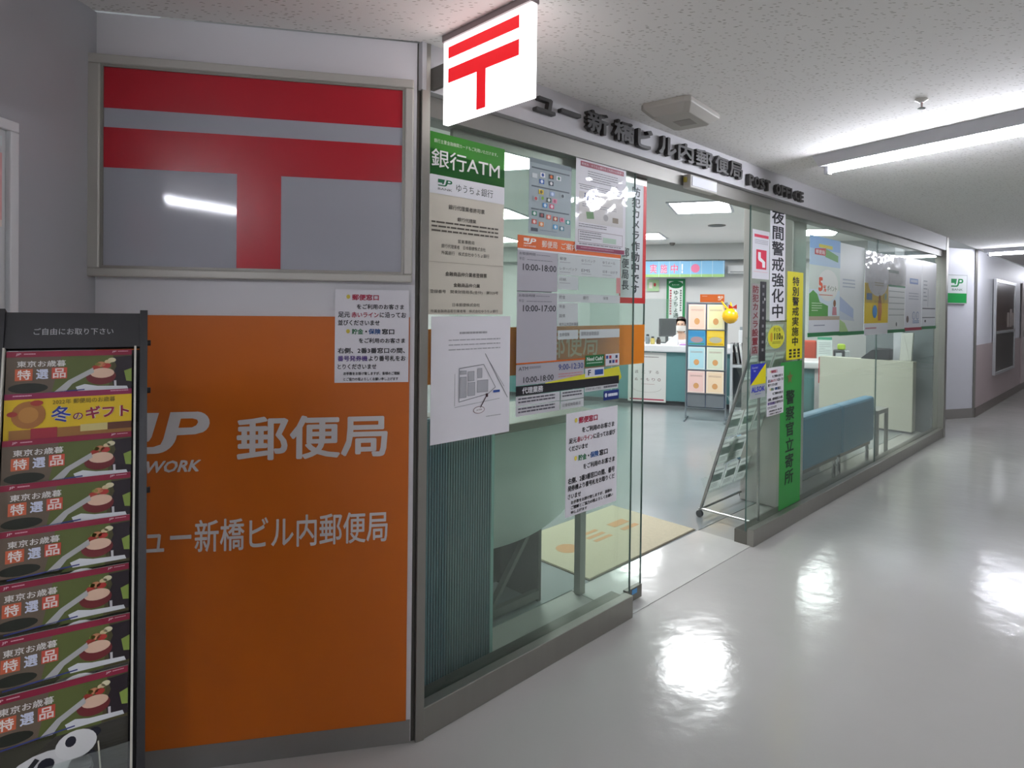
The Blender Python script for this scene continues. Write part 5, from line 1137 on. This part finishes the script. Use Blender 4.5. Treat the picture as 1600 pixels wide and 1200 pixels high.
for v in bm.verts: v.co = Vector((v.co.x * 0.098, v.co.y * 0.112 - 0.012, v.co.z * 0.115 + 1.20 - (0.05 if v.co.z < -0.2 else 0)))
me = bpy.data.meshes.new('hair'); bm.to_mesh(me); bm.free(); me.materials.append(mat('#2f241f', 0.5, noise=0.2, scale=40)); ho = bpy.data.objects.new('hair', me); COL.objects.link(ho); ho.parent = root
md = ho.modifiers.new('thick', 'SOLIDIFY'); md.thickness = 0.008
mb = MB(); n = 10; vs = []
for i in range(n + 1):
    t_ = math.radians(-75 + 150 * i / n); vs += [(0.085 * math.sin(t_), -0.03 - 0.1 * math.cos(t_), 1.075), (0.088 * math.sin(t_), -0.03 - 0.108 * math.cos(t_), 1.12), (0.086 * math.sin(t_), -0.03 - 0.1 * math.cos(t_), 1.165)]
mb.add(vs, [(3 * i + k, 3 * i + 3 + k, 3 * i + 4 + k, 3 * i + 1 + k) for i in range(n) for k in range(2)], mat('#e6e2dc', 0.7)); mb.build('face_mask', root, Matrix.Identity(4), smooth=True)
for sx in (-1, 1):
    mb = MB(); mb.lathe([(0.001, -0.008), (0.009, -0.004), (0.009, 0.004), (0.001, 0.008)], mat('#241a18', 0.3), 8, (sx * 0.03, -0.108, 1.19)); mb.build('eye', root, Matrix.Identity(4))
    mb = MB(); mb.lathe([(0.004, -0.025), (0.014, -0.01), (0.014, 0.01), (0.004, 0.025)], SKIN, 8, (sx * 0.082, -0.02, 1.17)); mb.build('ear', root, Matrix.Identity(4))
mb = MB(); mb.lathe([(0.012, -0.02), (0.011, 0.0), (0.004, 0.02)], SKIN, 8, (0, -0.118, 1.165)); mb.build('nose', root, Matrix.Identity(4))
tag(root, 'clerk in white shirt and face mask seated behind the counter', 'person')
# clerk's chair
root = empty('desk_chair', J.at(-1.28, 10.34, FZ)); CH = mat('#4a4d52', 0.7)
bxo('seat', root, -0.22, 0.22, -0.2, 0.2, 0.34, 0.385, CH, 0.02); bxo('backrest', root, -0.2, 0.2, 0.19, 0.23, 0.5, 0.88, CH, 0.015); bxo('back_support', root, -0.03, 0.03, 0.2, 0.225, 0.36, 0.5, BLACK)
mb = MB(); mb.tube((0, 0, 0.05), (0, 0, 0.34), 0.03, BLACK); mb.build('column', root, Matrix.Identity(4))
for i in range(5): mb = MB(); a_ = i * 2 * math.pi / 5; mb.bar((0, 0, 0.06), (0.26 * math.cos(a_), 0.26 * math.sin(a_), 0.03), 0.04, 0.03, BLACK); mb.build('base_arm', root, Matrix.Identity(4))
tag(root, 'grey office chair under the clerk', 'chair')

# ================================================================== FAR CORRIDOR THINGS
o, pr = sheet('bank_sign', 'white and green bank sign on the wall beyond the post office', 'sign', H_, 0.50, 0.88, 1.56, 1.952, -0.03, mat('#e2e6e6', 0.4), 0.026)
pr.jp(0.2, 0.14, 0.8, 0.42, '#1f8a4c', '#e2e6e6', 1); pr.text('BANK', 0.25, 0.48, 0.78, 0.55, '#3a6b50', 0.0); pr.rect(0, 0.64, 1, 1, '#1d9a4a', 1); pr.frame(0, 0, 1, 1, 0.03, '#b5b9b9', 2); pr.build(o)
root = empty('notice_board', G.at(1.25, -0.05, 0.49)); NF = mat('#b9bbbd', 0.35, 0.5); 
for nm_, b_ in (('frame', (0, 1.9, 0, 0.04)), ('frame', (0, 1.9, 1.42, 1.47)), ('frame', (0, 0.05, 0.04, 1.42)), ('frame', (1.85, 1.9, 0.04, 1.42)), ('middle_rail', (0.05, 1.85, 0.63, 0.67))): bxo(nm_, root, b_[0], b_[1], 0, 0.036, b_[2], b_[3], NF)
bxo('upper_panel', root, 0.05, 1.85, 0.012, 0.036, 0.67, 1.42, mat('#5d4a43', 0.25, noise=0.1)); bxo('lower_panel', root, 0.05, 1.85, 0.012, 0.036, 0.04, 0.63, mat('#4f4a47', 0.3, noise=0.1))
for x, z, w2, h2 in ((1.1, 0.72, 0.2, 0.24), (1.36, 0.72, 0.2, 0.3), (1.6, 0.74, 0.18, 0.22)): bxo('pinned_paper', root, x, x + w2, 0.008, 0.0119, z, z + h2, mat('#9a8d86', 0.6))
tag(root, 'dark framed notice board on the far corridor wall', 'notice board')
mb = MB(); mb.box(4.1, 5.0, -0.03, -0.013, 0.135, 2.0, mat('#b3a5a4', 0.5)); o = struct(mb.build('door_2', None, G.at(0, 0))); mb = MB(); mb.tube((4.2, -0.05, 1.0), (4.2, -0.05, 1.12), 0.012, CHROME); mb.build('door_handle', o, Matrix.Identity(4))
